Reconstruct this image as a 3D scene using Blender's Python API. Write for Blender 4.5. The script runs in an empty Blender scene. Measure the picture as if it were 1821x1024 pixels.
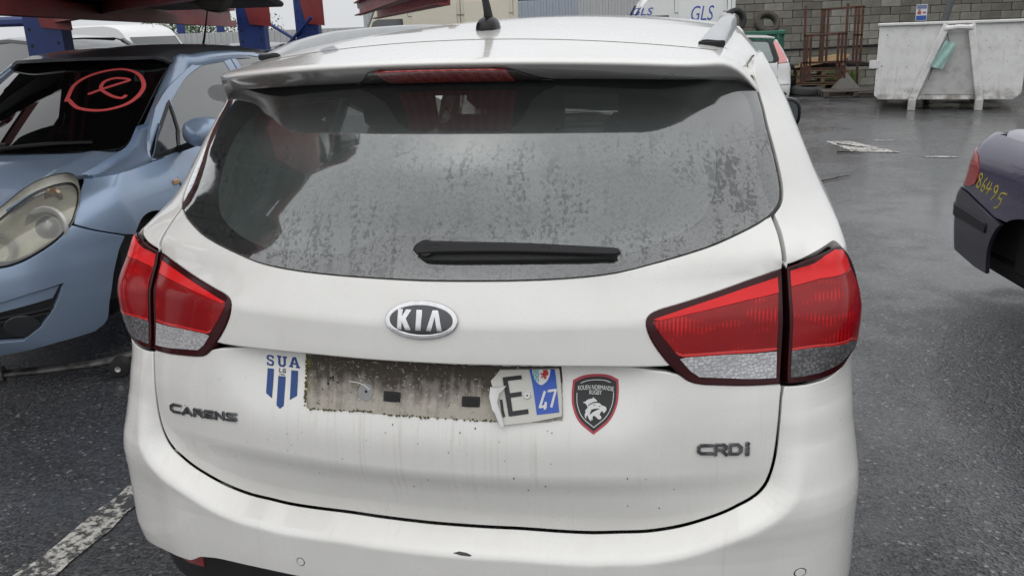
import bpy, bmesh, math, random
import numpy as np
from mathutils import Vector, Matrix
from mathutils.geometry import delaunay_2d_cdt
random.seed(7); np.random.seed(7)
SC = bpy.context.scene
COL = SC.collection
# ------------------------------------------------------------------ camera
cam_d = bpy.data.cameras.new('camera'); cam = bpy.data.objects.new('camera', cam_d); COL.objects.link(cam)
PITCH, YAW, ROLL = math.radians(16.9001), math.radians(13.4360), math.radians(-2.0966)
_f = Vector((-math.sin(YAW)*math.cos(PITCH), math.cos(YAW)*math.cos(PITCH), -math.sin(PITCH)))
_r = Vector((math.cos(YAW), math.sin(YAW), 0)); _u = _r.cross(_f)
_r2 = math.cos(ROLL)*_r + math.sin(ROLL)*_u; _u2 = -math.sin(ROLL)*_r + math.cos(ROLL)*_u
M = Matrix((( _r2.x,_u2.x,-_f.x,.58474),(_r2.y,_u2.y,-_f.y,-1.58895),(_r2.z,_u2.z,-_f.z,1.55813),(0,0,0,1)))
cam.matrix_world = M
cam_d.sensor_width = 36; cam_d.lens = 36*1536.29/1821; cam_d.clip_start = .05; cam_d.clip_end = 3000
SC.camera = cam
# ------------------------------------------------------------------ overcast sky, one soft sun
SUN_EL, SUN_AZ = math.radians(66), math.radians(200)      # azimuth clockwise from +Y
W = bpy.data.worlds.new('World'); SC.world = W; W.use_nodes = True
nt = W.node_tree; nt.nodes.clear()
def wn(t, **k):
    n = nt.nodes.new(t)
    for a, b in k.items(): setattr(n, a, b)
    return n
sky = wn('ShaderNodeTexSky', sky_type='NISHITA'); sky.sun_disc = False
sky.sun_elevation = SUN_EL; sky.sun_rotation = SUN_AZ; sky.dust_density = 6; sky.air_density = 1.0
hs = wn('ShaderNodeHueSaturation'); hs.inputs['Saturation'].default_value = .10
tc = wn('ShaderNodeTexCoord'); sx = wn('ShaderNodeSeparateXYZ')
mr = wn('ShaderNodeMapRange'); mr.inputs['From Min'].default_value = 0; mr.inputs['From Max'].default_value = 1
mr.inputs['To Min'].default_value = .78; mr.inputs['To Max'].default_value = 1.22           # an overcast sky is brighter overhead
cl = wn('ShaderNodeTexNoise'); cl.inputs['Scale'].default_value = 2.2; cl.inputs['Detail'].default_value = 4
cm = wn('ShaderNodeMapRange'); cm.inputs['To Min'].default_value = .86; cm.inputs['To Max'].default_value = 1.12
mul = wn('ShaderNodeMath', operation='MULTIPLY'); cloud = wn('ShaderNodeVectorMath', operation='SCALE')
cloud.inputs[0].default_value = (13.6, 13.9, 14.4)
mix = wn('ShaderNodeMix', data_type='RGBA'); mix.inputs['Factor'].default_value = .80
bg = wn('ShaderNodeBackground'); bg.inputs['Strength'].default_value = .074
wo = wn('ShaderNodeOutputWorld')
L = nt.links.new
L(sky.outputs[0], hs.inputs['Color']); L(tc.outputs['Generated'], sx.inputs[0]); L(sx.outputs['Z'], mr.inputs['Value'])
L(tc.outputs['Generated'], cl.inputs['Vector']); L(cl.outputs['Fac'], cm.inputs['Value'])
L(mr.outputs[0], mul.inputs[0]); L(cm.outputs[0], mul.inputs[1]); L(mul.outputs[0], cloud.inputs['Scale'])
L(hs.outputs[0], mix.inputs['A']); L(cloud.outputs[0], mix.inputs['B']); L(mix.outputs['Result'], bg.inputs['Color'])
L(bg.outputs[0], wo.inputs['Surface'])
sd = bpy.data.lights.new('sun', 'SUN'); sd.energy = .55; sd.angle = math.radians(130); sd.color = (1, .97, .93)
so = bpy.data.objects.new('sun', sd); COL.objects.link(so)
so.rotation_euler = (math.pi/2 - SUN_EL, 0, -SUN_AZ + math.pi)
SC.cycles.max_bounces = 6; SC.cycles.diffuse_bounces = 3; SC.cycles.glossy_bounces = 3; SC.cycles.transparent_max_bounces = 10; SC.cycles.caustics_reflective = False; SC.cycles.caustics_refractive = False
SC.view_settings.view_transform = 'Standard'; SC.view_settings.look = 'None'
SC.view_settings.exposure = .12; SC.view_settings.gamma = 1; SC.view_settings.use_curve_mapping = False
# ------------------------------------------------------------------ naming helpers
def tag(o, label=None, cat=None, group=None, kind=None):
    for k, v in (('label', label), ('category', cat), ('group', group), ('kind', kind)):
        if v: o[k] = v
    return o
def thing(name, label, cat, loc=(0,0,0), rz=0, group=None, rot=None):
    o = bpy.data.objects.new(name, None); COL.objects.link(o); o.location = loc; o.rotation_euler = rot or (0,0,rz)
    o.empty_display_size = .2
    return tag(o, label, cat, group)
def dup(o, parent=None):
    c = o.copy(); COL.objects.link(c)
    if parent is not None: c.parent = parent
    for ch in o.children: dup(ch, c)
    return c
# ------------------------------------------------------------------ 2-D and mesh helpers
def crv(pts, sp=.012, closed=False):
    """Catmull-Rom through pts, resampled"""
    p = np.array(pts, float); n = len(p)
    if closed: q = np.vstack([p[-1], p, p[0], p[1]])
    else: q = np.vstack([2*p[0]-p[1], p, 2*p[-1]-p[-2]])
    out = []
    for i in range(n if closed else n-1):
        a, b, c, d = q[i], q[i+1], q[i+2], q[i+3]
        k = max(1, int(math.ceil(np.linalg.norm(c-b)/sp)))
        for t in np.arange(k)/k:
            out.append(.5*((2*b)+(-a+c)*t+(2*a-5*b+4*c-d)*t*t+(-a+3*b-3*c+d)*t**3))
    if not closed: out.append(p[-1])
    return np.array(out)
def lin(pts, sp=.02, closed=False):
    p = np.array(pts, float); out = []
    if closed: p = np.vstack([p, p[0]])
    for a, b in zip(p[:-1], p[1:]):
        k = max(1, int(math.ceil(np.linalg.norm(b-a)/sp)))
        for t in np.arange(k)/k: out.append(a+(b-a)*t)
    if not closed: out.append(p[-1])
    return np.array(out)
def cat(*cs):
    out = []
    for c in cs:
        for p in c:
            if not out or np.hypot(*(np.array(p)-out[-1])) > 1e-5: out.append(np.array(p, float))
    if np.hypot(*(out[0]-out[-1])) < 1e-5: out.pop()
    return np.array(out)
def mirx(c): return np.array(c)[::-1]*[-1, 1]
def symm(half):
    """half runs from the centre line round the right side back to the centre line"""
    return cat(half, mirx(half))
def area(p): x, y = p[:,0], p[:,1]; return .5*float(np.sum(x*np.roll(y,-1)-np.roll(x,-1)*y))
def ccw(p): return p if area(p) > 0 else p[::-1]
def inset(p, d):
    p = ccw(np.array(p, float)); e = np.roll(p,-1,0)-p; e /= np.maximum(np.linalg.norm(e,axis=1,keepdims=True),1e-9)
    n = np.stack([-e[:,1], e[:,0]],1); m = n+np.roll(n,1,0)
    m /= np.maximum((m*m).sum(1,keepdims=True)/2, .5)
    return p+m*d
def pip(P, poly):
    x, y = P[:,0], P[:,1]; c = np.zeros(len(P), bool); a = poly; b = np.roll(poly,-1,0)
    for (x1,y1),(x2,y2) in zip(a,b):
        if y1 == y2: continue
        c ^= ((y1 > y) != (y2 > y)) & (x < (x2-x1)*(y-y1)/(y2-y1)+x1)
    return c
def bdist(P, poly):
    best = np.full(len(P), 9e9); a = poly; b = np.roll(poly,-1,0)
    for p, q in zip(a,b):
        d = q-p; L2 = max(float(d@d),1e-12); t = np.clip(((P-p)@d)/L2,0,1)
        best = np.minimum(best, np.linalg.norm(P-p-t[:,None]*d,axis=1))
    return best
def tri2(polys, holes=(), sp=None, extra=()):
    polys = [np.asarray(p,float) for p in polys]; holes = [np.asarray(h,float) for h in holes]
    vs = []; fs = []
    for p in polys+holes:
        fs.append(list(range(len(vs), len(vs)+len(p)))); vs += [tuple(v) for v in p]
    if sp:
        allp = np.vstack(polys); lo = allp.min(0); hi = allp.max(0)
        gx = np.arange(lo[0]+sp*.5, hi[0], sp); gy = np.arange(lo[1]+sp*.5, hi[1], sp)
        if len(gx) and len(gy):
            G = np.stack(np.meshgrid(gx, gy),-1).reshape(-1,2)
            ok = np.zeros(len(G),bool)
            for p in polys: ok |= pip(G,p)
            for h in holes: ok &= ~pip(G,h)
            G = G[ok]
            for p in polys+holes:
                if len(G): G = G[bdist(G,p) > sp*.42]
            vs += [tuple(v) for v in G]
    vs += [tuple(v) for v in extra]
    r = delaunay_2d_cdt([Vector(v) for v in vs], [], fs, 1, 1e-6)
    nh = len(polys)
    V = np.array([tuple(v) for v in r[0]]); F = []
    emp = [f for f, of in zip(r[2], r[5]) if not len(of)]
    F = [f for f, of in zip(r[2], r[5]) if len(of) and not any(i >= nh for i in of)]
    if emp:
        C_ = np.array([V[list(f)].mean(0) for f in emp]); ok = np.zeros(len(C_),bool)
        for p in polys: ok |= pip(C_,p)
        for h in holes: ok &= ~pip(C_,h)
        F += [f for f, k in zip(emp, ok) if k]
    return V, F
def nrm(a): return a/np.maximum(np.linalg.norm(a,axis=-1,keepdims=True),1e-12)
class Acc:
    def __init__(s): s.V=[]; s.F=[]; s.N=[]; s.M=[]; s.n=0; s.cn=False
    def add(s, V, F, N=None, mi=0):
        V = np.asarray(V,float).reshape(-1,3); s.V.append(V); s.F += [tuple(int(i)+s.n for i in f) for f in F]; s.M += [mi]*len(F)
        s.N.append(np.zeros((len(V),3)) if N is None else N); s.cn |= N is not None; s.n += len(V); return s
    def skin(s, fn, polys, holes=(), sp=.03, edge=.002, drop=.001, depth=.012, off=0., sgn=1, mi=0, back=False):
        if isinstance(polys, np.ndarray): polys = [polys]
        U, F = tri2(polys, holes, sp)
        if not len(F): return s
        h = 2e-4
        P = fn(U[:,0],U[:,1]); du = (fn(U[:,0]+h,U[:,1])-fn(U[:,0]-h,U[:,1]))/(2*h); dv = (fn(U[:,0],U[:,1]+h)-fn(U[:,0],U[:,1]-h))/(2*h)
        N = nrm(np.cross(du,dv))*sgn
        F = [tuple(f) for f in F]
        # orient
        e = {}
        for f in F:
            for a, b in zip(f, f[1:]+f[:1]): e[(a,b)] = f
        bnd = [(a,b) for (a,b) in e if (b,a) not in e]
        od = np.zeros((len(U),2))
        for a, b in bnd:
            d = U[b]-U[a]; L_ = np.hypot(*d)
            if L_ < 1e-9: continue
            n = np.array([d[1],-d[0]])/L_; od[a] += n; od[b] += n
        ln = np.linalg.norm(od,axis=1); bi = np.where(ln>1e-6)[0]
        o2 = od[bi]/ln[bi][:,None]*np.minimum(2/ln[bi],1.6)[:,None]
        O3 = nrm(o2[:,:1]*du[bi]+o2[:,1:]*dv[bi])
        mp = {int(v): i for i, v in enumerate(bi)}; nU = len(U); nb = len(bi)
        V0 = P+N*off
        V1 = V0[bi]+O3*edge-N[bi]*drop; V2 = V0[bi]+O3*edge-N[bi]*depth
        VV = np.vstack([V0,V1,V1,V2]); NN = np.vstack([N, nrm(N[bi]*.6+O3), O3, O3])
        FF = [f if sgn > 0 else f[::-1] for f in F]
        for a, b in bnd:
            if a not in mp or b not in mp: continue
            i, j = mp[a], mp[b]
            q1 = (b, a, nU+i, nU+j); q2 = (nU+nb+j, nU+nb+i, nU+2*nb+i, nU+2*nb+j)
            FF += [q1 if sgn > 0 else q1[::-1], q2 if sgn > 0 else q2[::-1]]
        s.add(VV, FF, NN, mi)
        if back:
            s.add(V0-N*depth, [f[::-1] for f in (F if sgn > 0 else [g[::-1] for g in F])], -N, mi)
        return s
    def cbox(s, c, size, b=.004, R=None, mi=0):
        hx, hy, hz = [v/2 for v in size]; b = min(b, hx*.8, hy*.8, hz*.8)
        V = []; idx = {}
        for sx in (-1,1):
            for sy in (-1,1):
                for sz in (-1,1):
                    for ax in range(3):
                        p = [sx*(hx-b), sy*(hy-b), sz*(hz-b)]; p[ax] += (sx,sy,sz)[ax]*b
                        idx[(sx,sy,sz,ax)] = len(V); V.append(p)
        F = []
        for ax in range(3):
            o = [i for i in range(3) if i != ax]
            for sg in (-1,1):
                q = []
                for a, d in ((-1,-1),(1,-1),(1,1),(-1,1)):
                    k = [0,0,0]; k[ax] = sg; k[o[0]] = a; k[o[1]] = d; q.append(idx[tuple(k)+(ax,)])
                flip = (sg < 0) ^ (ax == 1); F.append(tuple(q[::-1] if flip else q))
        for ax in range(3):
            o = [i for i in range(3) if i != ax]
            for a in (-1,1):
                for d in (-1,1):
                    k1 = [0,0,0]; k1[ax] = -1; k1[o[0]] = a; k1[o[1]] = d; k2 = list(k1); k2[ax] = 1
                    q = (idx[tuple(k1)+(o[0],)], idx[tuple(k2)+(o[0],)], idx[tuple(k2)+(o[1],)], idx[tuple(k1)+(o[1],)])
                    F.append(q)
        for sx in (-1,1):
            for sy in (-1,1):
                for sz in (-1,1): F.append(tuple(idx[(sx,sy,sz,a)] for a in range(3)))
        V = np.array(V)
        # orient outward
        G = []
        for f in F:
            p = V[list(f)]; n = np.cross(p[1]-p[0], p[2]-p[0]); G.append(f if n@p.mean(0) > 0 else f[::-1])
        if R is not None: V = V@np.array(R).T
        return s.add(V+np.array(c), G, None, mi)
    def tube(s, pts, r, n=8, mi=0, cap=True, sq=1.):
        P = np.array(pts, float); r = np.broadcast_to(np.asarray(r,float), (len(P),)); T = nrm(np.gradient(P,axis=0))
        ref = np.array([0,0,1.]) if abs(T[0][2]) < .9 else np.array([1.,0,0])
        V = []; up = ref
        for p, t, rr in zip(P,T,r):
            a = nrm(np.cross(t, up)); up = nrm(np.cross(a, t))
            for k in range(n):
                th = 2*math.pi*(k+.5)/n; V.append(p+rr*(a*math.cos(th)+up*math.sin(th)*sq))
        F = []
        for i in range(len(P)-1):
            for k in range(n): F.append((i*n+k, i*n+(k+1)%n, (i+1)*n+(k+1)%n, (i+1)*n+k))
        if cap: F += [tuple(range(n))[::-1], tuple(range((len(P)-1)*n, len(P)*n))]
        return s.add(V, [f[::-1] for f in F], None, mi)
    def lathe(s, prof, n=32, axis='z', c=(0,0,0), mi=0, R=None, closed=False):
        V = []; m = len(prof)
        for k in range(n):
            t = 2*math.pi*k/n
            for r_, h_ in prof:
                p = (r_*math.cos(t), r_*math.sin(t), h_)
                if axis == 'x': p = (p[2], p[0], p[1])
                if axis == 'y': p = (p[1], p[2], p[0])
                V.append(p)
        F = []
        for k in range(n):
            for j in range(m if closed else m-1):
                j2 = (j+1) % m; F.append((k*m+j, ((k+1)%n)*m+j, ((k+1)%n)*m+j2, k*m+j2))
        V = np.array(V)
        if R is not None: V = V@np.array(R).T
        return s.add(V+np.array(c), F, None, mi)
    def grid(s, P, mi=0, flip=False, N=None):
        P = np.asarray(P,float); a, b = P.shape[:2]; F = []
        for i in range(a-1):
            for j in range(b-1):
                q = (i*b+j, (i+1)*b+j, (i+1)*b+j+1, i*b+j+1); F.append(q[::-1] if flip else q)
        return s.add(P.reshape(-1,3), F, N, mi)
    def ext(s, polys, h, R=None, c=(0,0,0), holes=(), mi=0, plane='xz'):
        """extrude flat polygons; plane xz faces -y"""
        if isinstance(polys, np.ndarray): polys = [polys]
        U, F = tri2(polys, holes)
        if not len(F): return s
        e = set((a,b) for f in F for a, b in zip(list(f), list(f[1:])+[f[0]]))
        bnd = [(a,b) for (a,b) in e if (b,a) not in e]; n = len(U)
        def put(d):
            if plane == 'xz': return np.c_[U[:,0], np.full(n,d), U[:,1]]
            if plane == 'xy': return np.c_[U, np.full(n,-d)]
            return np.c_[np.full(n,-d), U]       # yz faces +x
        V = np.vstack([put(0), put(h)]); G = [tuple(f) for f in F]+[tuple(i+n for i in f)[::-1] for f in F]
        G += [(b, a, a+n, b+n) for a, b in bnd]
        if R is not None: V = V@np.array(R).T
        return s.add(V+np.array(c), G, None, mi)
    def build(s, name, mats, parent=None, loc=None, ang=35, label=None, weld=False, kind=None):
        me = bpy.data.meshes.new(name); V = np.vstack(s.V) if s.V else np.zeros((0,3))
        me.from_pydata(V.tolist(), [], s.F)
        if not isinstance(mats, (list,tuple)): mats = [mats]
        for m in mats: me.materials.append(m)
        me.polygons.foreach_set('material_index', s.M)
        me.polygons.foreach_set('use_smooth', [True]*len(s.F))
        if s.cn:
            N = np.vstack(s.N); me.validate(); 
            if len(me.vertices) == len(N): me.normals_split_custom_set_from_vertices(N.tolist())
        else:
            me.update(); me.set_sharp_from_angle(angle=math.radians(ang))
        o = bpy.data.objects.new(name, me); COL.objects.link(o)
        if parent is not None: o.parent = parent
        if loc is not None: o.location = loc
        if label: o['label'] = label
        if kind: o['kind'] = kind
        return o
def rotm(ax, a):
    return np.array(Matrix.Rotation(a, 3, ax))
def stroke(pts, w, cap=True):
    """polyline of width w as overlapping quads and round joints (for a union)"""
    P = [np.array(p,float) for p in pts]; out = []
    for a, b in zip(P[:-1], P[1:]):
        d = b-a; L_ = np.hypot(*d)
        if L_ < 1e-9: continue
        n = np.array([-d[1],d[0]])/L_*w/2; out.append(np.array([a-n,b-n,b+n,a+n]))
    for i, p in enumerate(P):
        if cap or 0 < i < len(P)-1:
            out.append(np.array([p+w/2*np.array([math.cos(t),math.sin(t)]) for t in np.arange(8)*math.pi/4+.2]))
    return out
def textpolys(txt, size=1., bold=0., shear=0., sx=1.):
    """outline polygons of a built-in font text: (polys, holes)"""
    c = bpy.data.curves.new('t','FONT'); c.body = txt; c.size = size; c.shear = shear; c.offset = bold; c.resolution_u = 3; c.fill_mode = 'NONE'
    o = bpy.data.objects.new('t', c); COL.objects.link(o); dg = bpy.context.evaluated_depsgraph_get()
    me = o.evaluated_get(dg).to_mesh(); vs = [np.array(v.co[:2]) for v in me.vertices]
    adj = {}
    for e in me.edges:
        a, b = e.vertices; adj.setdefault(a,[]).append(b); adj.setdefault(b,[]).append(a)
    seen = set(); loops = []
    for v in adj:
        if v in seen: continue
        lp = [v]; seen.add(v); cur = v
        while True:
            nx = [k for k in adj[cur] if k not in seen]
            if not nx: break
            cur = nx[0]; seen.add(cur); lp.append(cur)
        if len(lp) > 2: loops.append(np.array([vs[k] for k in lp])*[sx,1])
    o.evaluated_get(dg).to_mesh_clear(); bpy.data.objects.remove(o); bpy.data.curves.remove(c)
    polys = []; holes = []
    for i, l in enumerate(loops):
        k = sum(pip(l[:1], m)[0] for j, m in enumerate(loops) if j != i)
        (holes if k % 2 else polys).append(l)
    return polys, holes
def fit(ps, box):
    """scale polygon lists into box (x0,y0,x1,y1)"""
    A = np.vstack([np.vstack(p) for p in ps if len(p)]); lo = A.min(0); hi = A.max(0)
    k = np.array([(box[2]-box[0])/(hi[0]-lo[0]), (box[3]-box[1])/(hi[1]-lo[1])])
    return [[(q-lo)*k+[box[0],box[1]] for q in p] for p in ps]
# ------------------------------------------------------------------ materials
class NT:
    def __init__(s, name):
        s.m = bpy.data.materials.new(name); s.m.use_nodes = True; s.t = s.m.node_tree; s.t.nodes.clear()
        s.out = s.n('ShaderNodeOutputMaterial'); s.b = s.n('ShaderNodeBsdfPrincipled'); s.l(s.b.outputs[0], s.out.inputs['Surface'])
        s.tc = s.n('ShaderNodeTexCoord')
    def n(s, t, **k):
        x = s.t.nodes.new(t)
        for a, b in k.items(): setattr(x, a, b)
        return x
    def l(s, a, b): s.t.links.new(a, b)
    def set(s, **k):
        for a, b in k.items():
            i = s.b.inputs[a.replace('_',' ')]
            if hasattr(b, 'is_linked') or isinstance(b, bpy.types.NodeSocket): s.l(b, i)
            else: i.default_value = (tuple(b)+(1,))[:4] if isinstance(b,(tuple,list)) else b
        return s
    def map(s, scale=(1,1,1), rot=(0,0,0), src='Object', loc=(0,0,0)):
        m = s.n('ShaderNodeMapping'); m.inputs['Scale'].default_value = scale; m.inputs['Rotation'].default_value = rot; m.inputs['Location'].default_value = loc
        s.l(s.tc.outputs[src], m.inputs[0]); return m.outputs[0]
    def noise(s, scale, detail=3, rough=.55, vec=None, out='Fac', dist=0):
        x = s.n('ShaderNodeTexNoise'); x.inputs['Scale'].default_value = scale; x.inputs['Detail'].default_value = detail
        x.inputs['Roughness'].default_value = rough; x.inputs['Distortion'].default_value = dist
        s.l(vec if vec is not None else s.tc.outputs['Object'], x.inputs['Vector']); return x.outputs[out]
    def vor(s, scale, vec=None, feat='F1', out='Distance', rnd=1.):
        x = s.n('ShaderNodeTexVoronoi', feature=feat); x.inputs['Scale'].default_value = scale; x.inputs['Randomness'].default_value = rnd
        s.l(vec if vec is not None else s.tc.outputs['Object'], x.inputs['Vector']); return x.outputs[out]
    def rng(s, v, a, b, c=0., d=1., smooth=False):
        x = s.n('ShaderNodeMapRange'); x.interpolation_type = 'SMOOTHSTEP' if smooth else 'LINEAR'
        for k, q in zip(('From Min','From Max','To Min','To Max'), (a,b,c,d)): x.inputs[k].default_value = q
        s.l(v, x.inputs['Value']); return x.outputs[0]
    def math(s, op, a, b=0.):
        x = s.n('ShaderNodeMath', operation=op)
        for i, q in enumerate((a,b)):
            if isinstance(q, bpy.types.NodeSocket): s.l(q, x.inputs[i])
            else: x.inputs[i].default_value = q
        return x.outputs[0]
    def mix(s, f, a, b):
        x = s.n('ShaderNodeMix', data_type='RGBA')
        for i, q in (('Factor',f),('A',a),('B',b)):
            if isinstance(q, bpy.types.NodeSocket): s.l(q, x.inputs[i])
            else: x.inputs[i].default_value = (tuple(q)+(1,))[:4] if isinstance(q,(tuple,list)) else q
        return x.outputs['Result']
    def bump(s, h, strength=.3, dist=.01):
        x = s.n('ShaderNodeBump'); x.inputs['Strength'].default_value = strength; x.inputs['Distance'].default_value = dist
        s.l(h, x.inputs['Height']); s.l(x.outputs[0], s.b.inputs['Normal']); return x.outputs[0]
    def sep(s, src='Object'):
        x = s.n('ShaderNodeSeparateXYZ'); s.l(s.tc.outputs[src], x.inputs[0]); return x.outputs
MATS = {}
def P(name, col, rough=.5, metal=0., coat=0., var=0., vs=8., bump=0., bs=60., spec=.5, col2=None, th=(.45,.6)):
    if name in MATS: return MATS[name]
    t = NT(name); t.set(Roughness=rough, Metallic=metal, Specular_IOR_Level=spec)
    if coat: t.set(Coat_Weight=coat, Coat_Roughness=.06)
    if col2 is not None:
        t.set(Base_Color=t.mix(t.rng(t.noise(vs,5,.65), th[0], th[1]), col, col2))
    elif var:
        t.set(Base_Color=t.mix(t.noise(vs,4), [max(0,c*(1-var)) for c in col], [min(1,c*(1+var)) for c in col]))
    else: t.set(Base_Color=col)
    if bump: t.bump(t.noise(bs,3), bump)
    MATS[name] = t.m; return t.m
def white_paint():
    t = NT('white_paint'); o = t.sep()
    fine = t.noise(420,2,.6); speck = t.rng(fine,.69,.80)
    big = t.noise(7,5,.65); film = t.rng(big,.35,.72,0,.75)
    st = t.noise(1,4,.65,t.map((75,22,2.6))); low = t.rng(o['Z'],.90,.74,.15,1)
    streak = t.math('MULTIPLY', t.rng(st,.55,.75), t.math('MULTIPLY', low, .26))
    near = t.math('MULTIPLY', t.rng(t.math('ABSOLUTE', o['X']), .36,.24), t.rng(o['Z'],.79,.74)); run = t.math('MULTIPLY', t.rng(t.noise(1,3,.6,t.map((120,20,2.0))),.50,.68), t.math('MULTIPLY', near, t.rng(o['Z'],.52,.78,.08,.42)))
    d = t.math('MAXIMUM', t.math('MULTIPLY',speck,.60), t.math('MAXIMUM', t.math('MULTIPLY',film,.20), t.math('MAXIMUM', streak, run)))
    chips = t.rng(t.vor(38,None),.030,.022); chips = t.math('MULTIPLY', chips, t.rng(t.noise(3.1,2),.56,.66))
    c = t.mix(d, (.785,.775,.742), (.44,.405,.345)); c = t.mix(chips, c, (.06,.055,.05))
    t.set(Base_Color=c, Roughness=t.rng(big,.3,.8,.22,.42), Coat_Weight=.8, Coat_Roughness=.05)
    dr = t.rng(t.vor(130,None),.0,.30,1,0); dr = t.math('MULTIPLY', dr, t.rng(t.noise(5,2),.46,.60))
    t.bump(dr,.16,.002)
    return t.m
def thin_glass(name, tint=(.55,.6,.58), film=.0, refl=1.0, drops=False, lines=False, rough=.02):
    """one-sheet window glass: tinted see-through + Fresnel mirror + a film of dirt and dried rain"""
    t = NT(name); tr = t.n('ShaderNodeBsdfTransparent'); tr.inputs[0].default_value = tint+(1,)
    gl = t.n('ShaderNodeBsdfGlossy'); gl.inputs['Roughness'].default_value = rough; gl.inputs[0].default_value = (1,1,1,1)
    fr = t.n('ShaderNodeFresnel'); fr.inputs['IOR'].default_value = 1.52
    f2 = t.math('MULTIPLY', fr.outputs[0], 1.85*refl)
    df = t.n('ShaderNodeBsdfDiffuse'); df.inputs[0].default_value = (.46,.475,.47,1)
    m1 = t.n('ShaderNodeMixShader'); m2 = t.n('ShaderNodeMixShader')
    t.l(tr.outputs[0], m1.inputs[1]); t.l(gl.outputs[0], m1.inputs[2])
    if drops:
        o = t.sep()
        run = t.noise(1,4,.7,t.map((34,12,4.5))); blot = t.noise(105,4,.62); patch = t.noise(6,3,.6)   # dried rain runs and clear blots in the film
        lo = t.rng(o['Z'],1.36,1.28)
        wet = t.rng(t.math('ADD', t.math('MULTIPLY',blot,.60), t.math('MULTIPLY',run,.55)),.600,.640)
        fine = t.math('MULTIPLY', t.rng(t.noise(190,2,.6),.50,.60), t.math('MULTIPLY', lo, .45))
        wet = t.math('MAXIMUM', t.math('MULTIPLY', t.math('MULTIPLY', wet, t.rng(patch,.36,.54)), lo), fine)
        fz = t.math('MULTIPLY', t.rng(wet,0,1,film,film*.22), t.rng(patch,.25,.8,.85,1.15))
        if lines:
            w = t.math('FRACT', t.math('MULTIPLY', o['Z'], 36.)); ln = t.math('LESS_THAN', w, .045)
            fz = t.math('SUBTRACT', fz, t.math('MULTIPLY', ln, film*.45))
        t.l(fz, m2.inputs[0])
        rr = t.rng(wet,0,1,.06,.02); t.l(rr, gl.inputs['Roughness'])
        f2 = t.math('MULTIPLY', f2, t.math('MULTIPLY', t.rng(wet,0,1,1,.58), t.rng(patch,.25,.8,.92,1.08)))
    else: m2.inputs[0].default_value = film
    t.l(f2, m1.inputs[0])
    t.l(m1.outputs[0], m2.inputs[1]); t.l(df.outputs[0], m2.inputs[2]); t.l(m2.outputs[0], t.out.inputs['Surface'])
    t.m.surface_render_method = 'DITHERED' if hasattr(t.m,'surface_render_method') else 'DITHERED'
    return t.m
def lens_mat(name, c1, c2, scale, metal=0., bumpy=.3, coat=.22, bars=False):
    """moulded lamp optics: rows of small prisms under a smooth cover"""
    t = NT(name); v = t.vor(1, t.map((scale,scale*.3,scale)), rnd=.75 if not bars else .1)
    w = t.noise(11,3,.6,t.map((1,1,2.4)))
    if bars:
        o = t.sep(); k = t.math('SINE', t.math('MULTIPLY', o['X'], 780.)); f = t.math('MULTIPLY', t.rng(k,-.3,.9), t.rng(w,.50,.66))
        c = t.mix(f, c2, c1); c = t.mix(t.rng(t.noise(6,2),.35,.7,0,.5), c, [q*.6 for q in c2])
    else: c = t.mix(t.rng(v,.15,.65), c1, c2); c = t.mix(t.rng(w,.45,.65,0,.6), c, c2)
    t.set(Base_Color=c, Roughness=.20, Metallic=metal, Specular_IOR_Level=.3, Coat_Weight=coat, Coat_Roughness=.03)
    b = t.n('ShaderNodeBump'); b.inputs['Strength'].default_value = bumpy; b.inputs['Distance'].default_value = .002
    t.l(v, b.inputs['Height']); t.l(b.outputs[0], t.b.inputs['Normal'])
    return t.m
WHITE = white_paint()
BLACK = P('black_trim', (.007,.007,.008), .34, spec=.35)
BLACKM = P('matt_black', (.010,.010,.010), .75)
RUBBER = P('tyre_rubber', (.018,.018,.018), .7, var=.4, vs=20, bump=.15, bs=90)
CHROME = P('chrome', (.62,.62,.63), .14, 1.0, var=.25, vs=70)
STEEL = P('raw_steel', (.28,.27,.26), .42, .9, var=.35, vs=14)
RGLASS = thin_glass('rear_glass', (.60,.66,.64), film=.065, refl=2.15, drops=True, lines=True)
CGLASS = thin_glass('car_glass', (.42,.47,.45), film=.04)
DGLASS = thin_glass('dark_glass', (.16,.18,.18), film=.03)
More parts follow.
